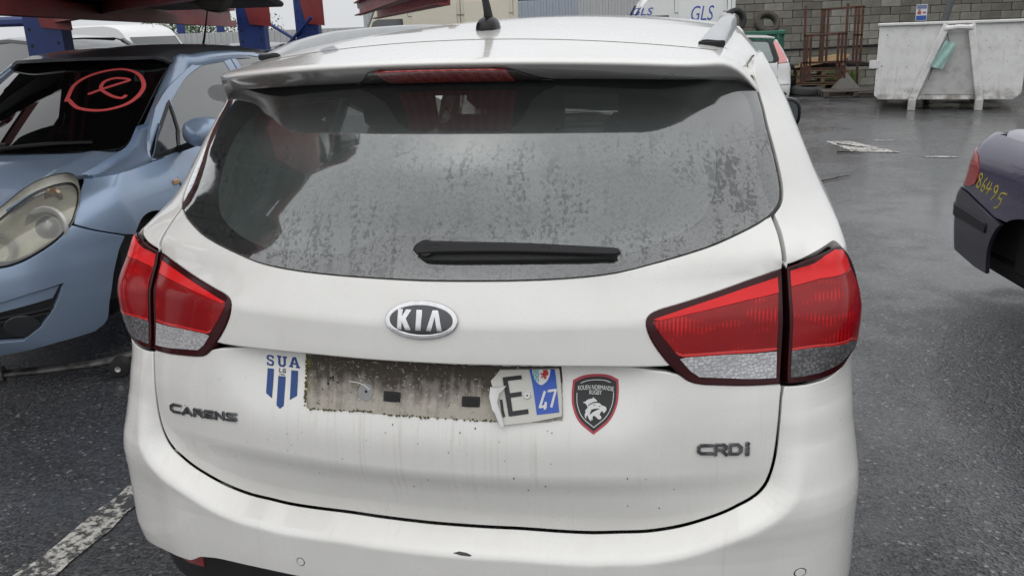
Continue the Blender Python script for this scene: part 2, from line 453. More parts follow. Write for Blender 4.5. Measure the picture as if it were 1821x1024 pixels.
# ------------------------------------------------------------------ ground
def asphalt():
    t = NT('wet_asphalt')
    big = t.noise(.55,5,.6); mid = t.noise(3.2,4,.62); g = t.noise(120,4,.7)
    wet = t.rng(t.math('ADD', t.math('MULTIPLY',big,.7), t.math('MULTIPLY',mid,.35)), .42,.60, 0,1, True)
    v = t.n('ShaderNodeTexVoronoi'); v.inputs['Scale'].default_value = 95; t.l(t.tc.outputs['Object'], v.inputs['Vector'])   # stones of the aggregate
    sp = t.n('ShaderNodeSeparateColor'); t.l(v.outputs['Color'], sp.inputs[0]); stone = sp.outputs[0]
    c = t.mix(t.rng(stone,.15,1.), (.022,.0225,.025), (.125,.126,.130)); c = t.mix(t.rng(g,.35,.75,0,.55), c, (.030,.031,.034))
    c = t.mix(t.rng(stone,.975,.985), c, (.27,.265,.25))
    c = t.mix(t.math('MULTIPLY',wet,.30), c, (.05,.051,.055))
    oil = t.rng(t.noise(1.3,4,.6,t.map((1,.35,1),(0,0,.5))),.60,.74); c = t.mix(t.math('MULTIPLY',oil,.55), c, (.014,.014,.015))
    cr = t.vor(.9,t.map((1,1,1),(0,0,.3)),feat='DISTANCE_TO_EDGE'); crk = t.math('MULTIPLY', t.rng(cr,.006,.002), t.rng(mid,.56,.62)); c = t.mix(t.math('MULTIPLY',crk,.45), c, (.010,.010,.011))
    t.set(Base_Color=c, Roughness=t.rng(wet,0,1,.34,.14), Specular_IOR_Level=.65, Coat_Weight=t.rng(wet,0,1,.05,.40), Coat_Roughness=.12)
    h = t.math('ADD', t.math('MULTIPLY', v.outputs['Distance'], t.rng(wet,0,1,-1.,-.55)), t.math('SUBTRACT', t.math('MULTIPLY', g, .35), t.math('MULTIPLY', crk, .3)))
    t.bump(h,.75,.008)
    return t.m
ASPH = asphalt()
a = Acc(); s_ = 600.; a.add([(-s_,-s_,0),(s_,-s_,0),(s_,s_,0),(-s_,s_,0)], [(0,1,2,3)])
tag(a.build('ground', ASPH), kind='structure')
def road_paint():
    t = NT('worn_road_paint'); n = t.noise(34,4,.72); w = t.noise(6,3)
    f = t.rng(t.math('ADD', t.math('MULTIPLY',n,.75), t.math('MULTIPLY',w,.3)),.49,.57)
    v = t.vor(55)
    c = t.mix(f, (.58,.56,.51), (.06,.06,.061)); c = t.mix(t.rng(v,.0,.30,.35,0), c, (.10,.095,.09))
    t.set(Base_Color=c, Roughness=.55); t.bump(t.math('SUBTRACT',v,t.math('MULTIPLY',f,.6)),.6,.006)
    return t.m
RPAINT = road_paint()
def marking(name, poly, label, group=None, z=.004, rough=.012):
    """worn painted patch with ragged outline, a sheet 4 mm above the ground"""
    p = lin(poly, .05, True); rnd = np.random.RandomState(int(abs(p.sum()*100))%9999)
    p = p+rnd.uniform(-rough,rough,p.shape)
    U, F = tri2([p]); a = Acc(); a.add(np.c_[U, np.full(len(U), z)], F)
    o = a.build(name, RPAINT); tag(o, label, 'road marking', group); return o
# ------------------------------------------------------------------ the white people carrier seen from behind
# ---- rear skin of the people carrier: y as a function of (s,z) ----
KZ =[.20, .30, .45, .50, .56, .61,  .645, .69, .75, .80, .86, .90, .98,1.014,1.03,1.055,1.07,1.08,1.10,1.117,1.148,1.19,1.22,1.275,1.331,1.383,1.44,1.50,1.56]
KY =[.03, .022,.018,.015,.0,  -.012,-.028,-.026,-.022,-.016,-.010,-.010,.0, .020,.028,.045,.056,.064,.074,.082,.095,.107,.118,.143,.185,.230,.270,.33,.42]
KA =[.19, .19, .19, .19, .20, .225, .25, .25, .255,.265,.29, .31, .325,.335,.34,.33,.30,.295,.315,.345,.40,.46,.49,.54,.58,.61,.60,.60,.60]
KWZ=[.20,.35,.55,.80,.95,1.07,1.12,1.20,1.29,1.36,1.45,1.50,1.54,1.57]
KW =[.885,.900,.906,.898,.902,.878,.862,.822,.785,.757,.712,.675,.63,.57]
KCZ=[.2,.55,.8,1.0,1.1,1.2,1.57]
KC =[.16,.16,.17,.17,.16,.13,.11]
LC=.28
SQ=.095
def _sm(z,K,V):
    # smoothed linear interpolation (box of +-9 mm)
    return sum(np.interp(z+o,K,V) for o in (-.012,-.006,0,.006,.012))/5
def csmz(z,K,V): return sum(np.interp(z+o,K,V) for o in (-.03,-.015,0,.015,.03))/5
def xcf(z): return np.minimum(.66,np.interp(z,KWZ,KW)-.10)
def sst(t): t=np.clip(t,0,1); return t*t*(3-2*t)
def rear(s,z,y0=None):
    s=np.asarray(s,float);z=np.asarray(z,float)
    if y0 is None: y0=_sm(z,KZ,KY)
    a=_sm(z,KZ,KA);W=np.interp(z,KWZ,KW);c=np.interp(z,KCZ,KC);xc=xcf(z)
    q=np.abs(s);th=np.clip((q-xc)/LC,0,1)*np.pi/2
    x=np.where(q<xc,q,xc+(W-xc)*np.sin(th))
    y=y0+a*x*x+c*(1-np.cos(th))
    ex=np.maximum(q-xc-LC,0)
    y=y+ex-SQ*sst((q-.70)/.15)*(1-sst((q-.92)/.40))*csmz(z,[.2,.36,.45,.66,.72,.80,.85,.90,.95,1.03,1.07,1.13],[.72,.56,.42,.30,.28,.22,.55,.88,1.,1.,.8,0.])
    x=x+.034*sst(ex/.40)*np.clip((1.25-z)/.3,0,1)
    return np.stack([np.sign(s)*x,y,z+0*x],-1)
def lower(s,z):
    P=rear(s,z);q=np.abs(np.asarray(s,float))
    d=.034*sst((P[...,2]-.70)/.17)*(1-sst((q-.38)/.15))
    P[...,1]+=d
    return P
GAP=np.array([(.0,.5055),(.131,.507),(.203,.508),(.3,.5045),(.357,.5035),(.411,.506),(.474,.509),(.537,.521),(.591,.539),(.64,.561),(.677,.585),(.697,.61),(.707,.644),(.713,.689),(.717,.752),(.719,.801),(.722,.84)])
GAP=crv(GAP,.012)
def gapdist(s,z):
    q=np.abs(np.asarray(s,float));z=np.asarray(z,float)
    best=np.full(np.broadcast(q,z).shape,9.)
    for (a,b),(c,d) in zip(GAP[:-1],GAP[1:]):
        dx,dz=c-a,d-b;L=dx*dx+dz*dz
        t=np.clip(((q-a)*dx+(z-b)*dz)/L,0,1)
        best=np.minimum(best,np.hypot(q-a-t*dx,z-b-t*dz))
    return best
def sclip(t):
    # clipped ramp with a rounded shoulder
    w=.28; return np.where(t<1-w,t,np.where(t>1+w,1.,1-(1+w-t)**2/(4*w)))
def bumper(s,z):
    s=np.asarray(s,float);z=np.asarray(z,float);q=np.abs(s)
    D=gapdist(s,z)
    top=sum(np.interp(z+o,[.30,.52,.592,.70,.83],[.066,.064,.058,.022,.006]) for o in (-.008,-.004,0,.004,.008))/5   # crease at .592
    # crease drops toward the middle along the ledge
    amp=top*sclip(D/.038)
    zc=np.where(z<.40,(.40-z),0)
    P=rear(s,np.maximum(z,.46));P[...,2]=z
    # push outwards along plan normal
    W=.88;th=np.clip((q-.62)/.34,0,1)*np.pi/2
    P[...,1]-=amp*np.cos(th)*1.0
    P[...,0]+=np.sign(s)*amp*.35*np.sin(th)
    P[...,1]+=.55*zc*zc*np.cos(th)
    P[...,0]-=np.sign(s)*.25*zc*np.sin(th)*np.where(z<.34,(.34-z)/.1,0)
    return P
def zc(y): return np.interp(y,[.0,.10,.30,.50,.70,1.0,1.4,1.8,2.2,2.6,2.9,3.05],[1.478,1.4885,1.5125,1.5335,1.551,1.568,1.581,1.586,1.582,1.566,1.54,1.515])
def zcs(y): return sum(zc(np.asarray(y)+o) for o in (-.08,-.04,0,.04,.08))/5
def roof(x,y):
    x=np.asarray(x,float);y=np.asarray(y,float)
    xe=np.abs(x)*(1+.06*(1-sst((y-.45)/.6)))
    return np.stack([x,y,zcs(y)-.125*xe*xe-7.4*np.maximum(xe-.62,0)**2],-1)
KL = (0, 2.2, 0)
kia = thing('white_car', 'dirty white people carrier seen from behind, filling the middle of the picture', 'car', KL)
def kb(acc, name, mats, parent=None, **k):
    return acc.build(name, mats, kia if parent is None else parent, loc=(tuple(-v for v in KL) if parent is None else None), **k)
G_BOT=[(0,1.0555),(.121,1.0565),(.216,1.0575),(.309,1.060),(.40,1.067),(.49,1.0845),(.581,1.105),(.628,1.119),(.675,1.135),(.708,1.149)]
G_SIDE=[(.708,1.149),(.729,1.167),(.7385,1.188),(.741,1.219),(.735,1.274),(.723,1.33),(.714,1.383),(.708,1.425)]
G_TOP=[(.708,1.425),(.6,1.440),(.4,1.452),(.2,1.458),(0,1.460)]
GLASS_O=symm(cat(crv(G_BOT),crv(G_SIDE),crv(G_TOP)))
HANDLE=[(0,.897),(.094,.8965),(.215,.896),(.334,.893),(.404,.890),(.455,.8875),(.500,.8865)]
L_INNER=[(.500,.901),(.481,.928),(.4665,.957),(.463,.979),(.470,.991),(.488,.9985),(.519,1.005),(.565,1.015),(.628,1.030),(.688,1.0455),(.7185,1.0530)]
SEAM=[(.7185,1.0530),(.720,1.076),(.717,1.113),(.708,1.149)]
# --- tailgate: an upper skin that overhangs the number plate and a lower skin behind it
up=symm(cat(crv(HANDLE),lin([(.5,.8865),(.513,.886),(.500,.901)]),crv(L_INNER),crv(SEAM),crv(G_BOT[::-1])))
a=Acc(); a.skin(rear,inset(up,.0022),sp=.022,edge=.0035,drop=.0025,depth=.045)
LB=[(.513,.886),(.532,.866),(.552,.851),(.575,.8435),(.62,.838),(.67,.833),(.7165,.8285)]
gaphalf=[tuple(p) for p in GAP if p[1]<.825]
lo=symm(cat(lin([(0,.885),(.3,.883),(.455,.876),(.503,.872)]),lin([(.503,.872),(.513,.870)]),crv([(.520,.868),(.532,.8645),(.552,.850),(.575,.8435),(.62,.838),(.67,.833),(.7185,.8275)]),crv(gaphalf[::-1])))
# top edge of the lower skin is tucked up under the overhang
def lower2(s,z):
    P_=lower(s,z); return P_
a.skin(lower2,inset(lo,.0035),sp=.016,edge=.004,drop=.003,depth=.02)
tailgate=kb(a,'tailgate',WHITE)
# dark inner structure behind the gaps
a=Acc()
inner=symm(cat(lin([(0,.48),(.70,.48),(.74,.60),(.76,.82)],.05),lin([(.76,.82),(.93,.84),(.93,1.06),(.76,1.07),(.742,1.15)],.05),lin([(.742,1.15),(.69,1.118),(.58,1.085),(.40,1.045),(0,1.035)],.05)))
a.skin(lambda s,z: rear(s,z)+np.array([0,.055,0]),inner,sp=.05,depth=.01)
kb(a,'inner_structure',BLACKM)
# --- rear window, its printed border, seal
SEALM=P('window_seal',(.02,.021,.018),.6,col2=(.06,.065,.035),vs=30,th=(.5,.7))
a=Acc(); a.skin(rear,inset(GLASS_O,.004),sp=.03,edge=.001,drop=.001,depth=.003,off=-.001)
rw=kb(a,'rear_window',RGLASS)
FR_R=[(.397,1.1012),(.456,1.113),(.5016,1.127),(.533,1.139),(.565,1.158),(.585,1.186),(.5935,1.220),(.594,1.264),(.588,1.309),(.572,1.3415),(.547,1.3615),(.506,1.388),(.45,1.404),(.3,1.414),(.15,1.419),(0,1.42)]
FR_B=[(0,1.1425),(.044,1.1424),(.085,1.141),(.112,1.136),(.142,1.120),(.19,1.103),(.25,1.098),(.33,1.098),(.397,1.1012)]
frit=symm(cat(crv(FR_B),crv(FR_R)))
a=Acc(); a.skin(rear,inset(GLASS_O,.006),[frit],sp=.03,edge=.0005,drop=.0003,depth=.001,off=-.0055)
FRIT=P('printed_glass_border',(.010,.0105,.011),.5)
a.build('printed_border',FRIT,rw)
def fog():
    t=NT('condensation'); o=t.sep(); tr=t.n('ShaderNodeBsdfTransparent'); df=t.n('ShaderNodeBsdfDiffuse'); df.inputs[0].default_value=(.72,.79,.77,1); tl=t.n('ShaderNodeBsdfTranslucent'); tl.inputs[0].default_value=(.6,.66,.64,1)
    m=t.n('ShaderNodeMixShader'); m.inputs[0].default_value=.4; t.l(df.outputs[0],m.inputs[1]); t.l(tl.outputs[0],m.inputs[2]); m2=t.n('ShaderNodeMixShader')
    n=t.noise(1,4,.6,t.map((16,10,3))); f=t.math('MULTIPLY',t.rng(o['Z'],1.385,1.30),t.rng(n,.3,.75,.55,.78)); t.l(f,m2.inputs[0]); t.l(tr.outputs[0],m2.inputs[1]); t.l(m.outputs[0],m2.inputs[2]); t.l(m2.outputs[0],t.out.inputs['Surface']); return t.m
a=Acc(); a.skin(rear,inset(frit,-.004),sp=.04,edge=.0001,depth=.0004,off=-.0075); a.build('condensation',fog(),rw)
a=Acc(); a.skin(rear,inset(GLASS_O,-.0035),[inset(GLASS_O,.0055)],sp=None,edge=.0006,drop=.0005,depth=.012,off=-.0035)
a.build('seal',SEALM,rw)
# --- spoiler: top skin, lip and the face that looks down at the window
def lip_y(x): 
    q=np.abs(x); return .150+.50*np.minimum(q,.50)**2+np.where(q>.50,.50*(q-.50)+5.1*(q-.50)**2,0)
def lip_pt(x):
    x=np.asarray(x,float);y=lip_y(x);return roof(x,y)-np.array([0,0,.004])
def low_pt(x):
    x=np.asarray(x,float);q=np.abs(x)
    return np.stack([x,.268+.46*q*q+np.where(q>.45,1.15*(q-.45)**2*2,0),1.4475-.066*q*q-.75*np.maximum(q-.55,0)**2*2.],-1)
def under(x,t):
    x=np.asarray(x,float);t=np.asarray(t,float)
    A=lip_pt(x)+np.array([0,.005,-.0080]);B=low_pt(x)
    m=.5*(A+B)+np.array([0,0,-.004])
    return A*((1-t)**2)[...,None]+2*m*(t*(1-t))[...,None]+B*(t**2)[...,None]
xs=np.linspace(-.69,.69,93)
a=Acc()
# rounded lip
rows=[]
tl=lip_pt(xs)
prof=[(.030,0),(.016,0),(.007,.0028),(.0018,.0008),(0,-.0022),(.0014,-.0058),(.005,-.0080)]
for dy,dz in prof:
    q=tl+np.array([0,dy,dz])
    if dy>.008: q=roof(xs,lip_y(xs)+dy)
    rows.append(q)
tt=np.linspace(0,1,9)
for t in tt[1:]: rows.append(under(xs,np.full_like(xs,t)))
a.grid(np.array(rows),flip=False)
# top skin
SEAMY=lambda x: .505+.23*x*x
tp=cat(np.c_[np.linspace(0,.69,50),lip_y(np.linspace(0,.69,50))+.028],np.array([(.728,.585),(.722,.66),(.60,.66)]),np.c_[np.linspace(.595,0,40),SEAMY(np.linspace(.595,0,40))])
tp=symm(tp)
b=Acc(); b.skin(roof,tp,sp=.03,edge=.002,drop=.001,depth=.02)
sp_top=kb(b,'spoiler_top',WHITE)
sp_u=kb(a,'spoiler',WHITE,ang=60)
# side cheeks of the spoiler
# --- high brake lamp in the spoiler
BR=P('brake_lens_dark',(.035,.002,.004),.15,coat=1.); 
def brl():
    t=NT('brake_lens_red'); o=t.sep(); w=t.math('FRACT',t.math('MULTIPLY',o['X'],40.)); k=t.math('ABSOLUTE',t.math('SUBTRACT',w,.5))
    n=t.noise(300,2); c=t.mix(t.rng(k,.0,.33),(1.0,.14,.10),(.75,.012,.015)); c=t.mix(t.rng(n,.55,.8),c,(.30,.004,.006))
    t.set(Base_Color=c,Roughness=.25,Coat_Weight=1.,Coat_Roughness=.05); return t.m
BRL=brl()
a=Acc(); bo=np.array([.02,0])+symm(cat(lin([(0,.10),(.125,.10)]),crv([(.125,.13),(.155,.20),(.175,.45),(.205,.86),(.225,.985)]),lin([(.225,.985),(0,.985)])))
a.skin(under,bo,sp=.02,edge=.002,drop=.0015,depth=.006,off=.004,sgn=-1)
bl=kb(a,'brake_light',BR)
a=Acc(); a.skin(under,ccw(lin([(-.115,.10),(.166,.10),(.166,.90),(-.115,.90)],.03,True)),sp=.02,edge=.001,drop=.001,depth=.003,off=.0062,sgn=-1)
a.build('lens',BRL,bl)
# --- roof
a=Acc(); rr=symm(cat(np.c_[np.linspace(0,.60,30),SEAMY(np.linspace(0,.60,30))+.005],lin([(.605,.60),(.74,.605),(.765,.9),(.775,1.4),(.775,2.4),(.73,2.95)],.06),crv([(.73,2.95),(.4,3.03),(0,3.06)],.06)))
a.skin(roof,rr,sp=.05,edge=.002,drop=.001,depth=.015)
rf=kb(a,'roof',WHITE)
# second seam of the roof seal
a=Acc(); sx_=np.linspace(0,.585,40); st=symm(cat(np.c_[sx_,SEAMY(sx_)-.052-.05*sx_**2],np.c_[sx_[::-1],SEAMY(sx_[::-1])-.0545-.05*sx_[::-1]**2]))
a.skin(roof,st,sp=None,edge=.0003,drop=.0002,depth=.001,off=.0008); a.build('seam',P('seam_dirt',(.10,.09,.075),.7),sp_top)
# --- roof rails
for sg in (-1,1):
    ys=np.concatenate([[.585,.60,.66,.76,.90],np.linspace(1.05,2.5,14),[2.62,2.70]])
    xr=np.interp(ys,[.58,.9,1.4,2.7],[.572,.600,.622,.60])
    hh=np.interp(ys,[.58,.60,.76,1.05,2.4,2.62,2.70],[.012,.015,.026,.034,.034,.024,.010])
    ww=np.interp(ys,[.58,.9,2.7],[.028,.023,.02])
    base=roof(xr,ys); V=[]
    for (bx,by,bz),h,w in zip(base,hh,ww):
        for dx,dz in ((-1,-.3),(-1,.55),(-.8,.86),(-.4,1),(.4,1),(.8,.86),(1,.55),(1,-.9)): V.append((sg*(bx+dx*w),by,bz+dz*h-.10*dx*w))
    n=len(ys);F=[]
    for i in range(n-1):
        for k in range(8): q=(i*8+k,i*8+(k+1)%8,(i+1)*8+(k+1)%8,(i+1)*8+k); F.append(q if sg>0 else q[::-1])
    a=Acc(); a.add(V,F); 
    rail=kb(a,'roof_rail',P('grey_rail',(.42,.43,.44),.35,.2,coat=.3,var=.15))
    e=Acc(); e.add(V[:8],[tuple(range(8)) if sg<0 else tuple(range(8))[::-1]]); 
    Vc=np.array(V[:8]); e=Acc(); e.cbox(Vc.mean(0)+np.array([0,-.004,-.002]),(.062,.012,.015),.003); e.build('end_cap',BLACK,rail)
# --- antenna
a=Acc(); ax,ay=0.0,.70; az=float(roof(0.,.70)[2])
rows=[]
for k,(h,sc) in enumerate([(0,1),(.006,1.0),(.016,.93),(.026,.74),(.032,.45),(.034,.05)]):
    th=np.linspace(0,2*np.pi,25); rows.append(np.stack([ax+.030*sc*np.sign(np.cos(th))*np.abs(np.cos(th))**.75,ay+.048*sc*np.sign(np.sin(th))*np.abs(np.sin(th))**.85+.010*(1-sc),az-.002+h+0*th],-1))
a.grid(np.array(rows),flip=True); ant=kb(a,'antenna',BLACK,ang=60)
a=Acc(); pts=[(ax,ay+.005,az+.028),(ax-.001,ay-.004,az+.055),(ax-.006,ay-.045,az+.13),(ax-.016,ay-.10,az+.24),(ax-.022,ay-.13,az+.30)]
a.tube(crv(pts,.012),np.interp(np.linspace(0,1,len(crv(pts,.012))),[0,.08,.25,1],[.013,.011,.0085,.006]),10)
a.build('mast',RUBBER,ant)
# --- tail lamps
LFRAME=P('lamp_frame',(.035,.0015,.003),.18,spec=.25,coat=.15)
RBAND=P('lamp_red_band',(.72,.012,.014),.22,spec=.3,coat=.15,var=.12,vs=6)
RLENS=lens_mat('lamp_red_lens',(.74,.010,.010),(.29,.002,.004),170,bars=True,bumpy=.08)
CLENS=lens_mat('lamp_clear_lens',(.68,.68,.68),(.40,.40,.41),150,metal=.25,bumpy=.45)
GLENS=lens_mat('lamp_grey_lens',(.26,.26,.27),(.10,.098,.10),140,metal=.25,bumpy=.45)
RGLOW=P('lamp_bright_edge',(.60,.012,.010),.25,coat=1.)
def lampfn(s,z):
    P_=rear(s,z); q=np.abs(np.asarray(s,float)); P_[...,0]+=np.sign(s)*.004*sst((q-.74)/.12)*(1-sst((q-.93)/.1)); return P_
IN_O=cat(crv(L_INNER[::-1]),lin([(.500,.901),(.513,.886)]),crv(LB),lin([(.7165,.8285),(.7175,.95),(.7185,1.053)],.03))
IN_BAND=[(.4765,.9806),(.5443,.9973),(.6161,1.0138),(.7085,1.0362),(.7095,1.0085),(.6608,1.0025),(.5448,.9866),(.489,.979)]
IN_MAIN=[(.476,.9761),(.5448,.9848),(.6609,1.0003),(.7085,1.0062),(.707,.9652),(.7065,.9040),(.6324,.9075),(.5347,.9085),(.5187,.9173),(.4961,.9463)]
IN_GLOW=[(.520,.9150),(.5347,.9075),(.6324,.9067),(.7065,.9030),(.7065,.8985),(.6324,.9022),(.540,.9035),(.528,.907)]
IN_CLR=[(.5318,.8985),(.5442,.9008),(.6326,.8994),(.707,.8945),(.7075,.8425),(.6343,.8522),(.5706,.8597),(.5513,.8742)]
OUT_O=cat(crv([(.7265,1.0555),(.7413,1.0597),(.7802,1.074),(.8249,1.0843)]),crv([(.8249,1.0843),(.8544,1.0825),(.889,1.052),(.92,1.01),(.945,.96),(.947,.905),(.92,.873),(.864,.8583),(.8368,.8388),(.8034,.8283),(.7699,.8258),(.7407,.826),(.7265,.8275)]),lin([(.7265,.8275),(.7265,1.0555)],.03))
OUT_BAND=[(.7325,1.0470),(.7785,1.0600),(.8015,1.0720),(.8300,1.0785),(.852,1.0745),(.867,1.055),(.872,1.036),(.8579,1.034),(.7853,1.0306),(.7325,1.0172)]
OUT_MAIN=[(.7325,1.0148),(.785,1.0283),(.858,1.0316),(.876,1.034),(.908,1.0),(.932,.955),(.934,.912),(.905,.886),(.8514,.9045),(.7795,.9045),(.7325,.8985)]
OUT_GLOW=[(.7325,.8978),(.7795,.9037),(.8514,.9037),(.903,.886),(.893,.8825),(.852,.8990),(.7795,.9000),(.7325,.8945)]
OUT_GREY=[(.7325,.8925),(.7797,.8980),(.8527,.8960),(.888,.880),(.8481,.8655),(.8204,.852),(.7845,.842),(.7543,.8386),(.7325,.8392)]
def M2(p,sg): p=np.array(p,float); return ccw(p*[sg,1])
for sg in (-1,1):
    for nm,O_,zones in (('tail_lamp',IN_O,((IN_BAND,RBAND,'red_band'),(IN_MAIN,RLENS,'red_lens'),(IN_GLOW,RGLOW,'lens_edge'),(IN_CLR,CLENS,'clear_lens'))),
                        ('tail_lamp',OUT_O,((OUT_BAND,RBAND,'red_band'),(OUT_MAIN,RLENS,'red_lens'),(OUT_GLOW,RGLOW,'lens_edge'),(OUT_GREY,GLENS,'clear_lens')))):
        a=Acc(); a.skin(lampfn,inset(M2(O_,sg),.003),sp=.015,edge=.003,drop=.003,depth=.03,off=.004); lam=kb(a,nm,LFRAME)
        for pz,mt,zn in zones:
            a=Acc(); a.skin(lampfn,M2(crv(pz,.01,True) if False else lin(pz,.012,True),sg),sp=.015,edge=.0008,drop=.0006,depth=.002,off=.0052+(.0006 if zn=='lens_edge' else 0)); a.build(zn,mt,lam)
# dark recess beside the inner lamp tip
# --- quarter panels (wrap from the window edge to the rear doors)
def archpts(cs,cz,r,t0,t1,n=18): return [(cs+r*math.cos(t),cz+r*math.sin(t)) for t in np.linspace(t0,t1,n)]
ARC=1.45
QO=cat(crv([(.7265,1.0545),(.728,1.076),(.7255,1.113),(.716,1.150)]),crv([(.716,1.150),(.737,1.167),(.7465,1.188),(.749,1.219),(.743,1.274),(.731,1.33),(.722,1.383),(.716,1.43)]),
  lin([(.716,1.43),(.74,1.462),(.80,1.475),(1.00,1.475),(1.16,1.46)],.05),crv([(1.16,1.46),(1.28,1.30),(1.38,1.14)],.05),lin([(1.38,1.14),(2.00,1.115),(2.0,.80),(1.86,.58)],.05),
  np.array(archpts(ARC,.36,.385,math.radians(32),math.radians(170))),lin([(1.07,.50),(1.06,.79),(.93,.84)],.05),crv([(.926,.866),(.954,.903),(.952,.962),(.927,1.015),(.894,1.058),(.857,1.0885),(.8249,1.0903),(.779,1.080),(.740,1.0655),(.7265,1.0615)]))
QO=QO[np.r_[True,np.linalg.norm(np.diff(QO,axis=0),axis=1)>1e-4]]
for sg in (-1,1):
    a=Acc(); a.skin(rear,inset(M2(QO,sg),.0015),sp=.035,edge=.002,drop=.0015,depth=.02); kb(a,'quarter_panel',WHITE)
# --- bumper
BO=symm(cat(crv([(0,.5045),(.131,.506),(.203,.507),(.3,.5035),(.357,.5025),(.411,.505),(.4742,.508),(.5374,.520),(.5915,.5382),(.6406,.5603),(.6777,.5846),(.698,.6097),(.7080,.6435),(.7150,.689),(.7190,.752),(.7213,.801),(.7240,.8225)]),
  crv([(.7240,.8225),(.7407,.8208),(.7699,.8205),(.8034,.8230),(.838,.8335),(.866,.852),(.925,.860)]),lin([(.925,.860),(.935,.835),(1.05,.785),(1.05,.5),(1.0,.33),(.96,.285)],.04),
  crv([(.96,.285),(.86,.288),(.78,.298),(.7128,.307),(.6468,.314)]),crv([(.6468,.314),(.632,.323),(.6147,.334),(.5994,.338),(.559,.3455),(.4968,.349),(.3795,.352),(.2,.353),(0,.353)])))
a=Acc(); a.skin(bumper,inset(BO,.0025),sp=.0052,edge=.0025,drop=.0025,depth=.02); bump_o=kb(a,'bumper',WHITE)
RREF=P('red_reflector',(.35,.008,.01),.2,coat=1.,var=.2)
VAL=P('lower_valance',(.016,.016,.017),.55,var=.5,vs=12,bump=.2,bs=40)
def valf(s,z):
    P_=bumper(s,np.full_like(np.asarray(z,float),.36)); P_[...,2]=z; P_[...,1]+=.018+.25*(.36-z); P_[...,0]*=.985-.15*(.36-z); return P_
a=Acc(); a.skin(valf,symm(lin([(0,.16),(.8,.17),(.98,.20),(.99,.36),(0,.37)],.05)),sp=.05,edge=.002,depth=.02); val=kb(a,'valance',VAL)
for sg in (-1,1):
    a=Acc(); a.skin(valf,M2([(.645,.308),(.72,.302),(.83,.292),(.86,.27),(.80,.262),(.70,.262),(.655,.275)],sg),sp=.02,edge=.002,drop=.002,depth=.02,off=.004); a.build('reflector',RREF,val)
# parking sensors
for s0,z0 in ((-.311,.3956),(.311,.3956),(.7525,.4191)):
    th=np.linspace(0,2*np.pi,24,endpoint=False)
    a=Acc(); a.skin(bumper,np.c_[s0+.0105*np.cos(th),z0+.0105*np.sin(th)],sp=None,edge=.0005,depth=.002,off=.0006,mi=0); se=a.build('parking_sensor',BLACK,bump_o)
    a=Acc(); a.skin(bumper,np.c_[s0+.0085*np.cos(th),z0+.0085*np.sin(th)],sp=None,edge=.0005,depth=.002,off=.0016); a.build('face',WHITE,se)
# scuff of missing paint on the bumper edge
a=Acc(); a.skin(bumper,ccw(np.array([(.062,.4695),(.075,.4725),(.092,.4715),(.104,.4685),(.10,.4665),(.08,.467)])),sp=None,edge=.0003,drop=.0002,depth=.001,off=.0009); a.build('scuff',P('scuff',(.05,.05,.05),.7),bump_o)
# --- wiper
a=Acc()
def offr(s,z): return rear(s,z)
arm=cat(crv([(-.010,1.110),(-.003,1.119),(.012,1.1225),(.06,1.1225),(.2,1.1180),(.33,1.1075),(.396,1.1005),(.399,1.0975),(.393,1.0960),(.2,1.1075),(.05,1.108),(-.004,1.104)],.01,True))
a.skin(rear,ccw(arm),sp=.015,edge=.005,drop=.005,depth=.016,off=.034); wp=kb(a,'wiper',BLACK)
a=Acc(); a.skin(rear,ccw(crv([(-.004,1.101),(.004,1.095),(.05,1.0935),(.2,1.0945),(.395,1.0935),(.398,1.0955),(.39,1.0975),(.2,1.104),(.02,1.106)],.01,True)),sp=None,edge=.003,drop=.003,depth=.018,off=.020); a.build('blade',RUBBER,wp)
a=Acc(); th=np.linspace(0,2*np.pi,20,endpoint=False); a.skin(rear,np.c_[.012+.017*np.cos(th),1.113+.015*np.sin(th)],sp=None,edge=.002,depth=.03,off=.03); a.build('pivot',BLACK,wp)
for q in ([(.034,1.1220),(.042,1.1195),(.020,1.119),(.013,1.117),(.013,1.113),(.022,1.111),(.040,1.1108)],[(.245,1.1135),(.262,1.112),(.265,1.109),(.262,1.1055)],[(.34,1.1055),(.341,1.1015)]):
    a=Acc(); a.skin(rear,stroke(q,.0013),sp=None,edge=.0002,drop=.0001,depth=.0008,off=.0345); a.build('groove',BLACKM,wp)
# --- badges and lettering on the tailgate (letters are raised pieces of their own)
th=np.linspace(0,2*np.pi,48,endpoint=False)
BC=(.0105,.9835); 
def ell(a_,b_): return np.c_[BC[0]+a_*np.cos(th),BC[1]+b_*np.sin(th)]
a=Acc(); a.skin(rear,ell(.0755,.0345),[ell(.0695,.0290)],sp=None,edge=.0025,drop=.003,depth=.008,off=.0075); badge=a.build('badge',CHROME,tailgate)
a=Acc(); a.skin(rear,ell(.0698,.0293),sp=.012,edge=.0003,drop=.0002,depth=.004,off=.0052); a.build('field',P('badge_black',(.012,.013,.018),.08,coat=1.),badge)
def box01(x0,y0,x1,y1,pts): return np.array([(x0+(x1-x0)*u,y0+(y1-y0)*v) for u,v in pts])
K_=[[(0,0),(.34,0),(.34,1),(0,1)],[(.34,.42),(.66,0),(1.08,0),(.62,.56),(1.0,1),(.62,1),(.34,.64)]]
I_=[[(0,0),(1,0),(1,1),(0,1)]]
A_=[[(0,0),(.30,0),(.50,.70),(.70,0),(1,0),(.66,1),(.34,1)]]
for gl,(x0,x1) in ((K_,(-.0395,-.0115)),(I_,(.0005,.0115)),(A_,(.0235,.0565))):
    a=Acc(); a.skin(rear,[ccw(box01(x0,BC[1]-.0175,x1,BC[1]+.0185,q)) for q in gl],sp=None,edge=.0010,drop=.0012,depth=.003,off=.0080); a.build('letter',CHROME,badge)
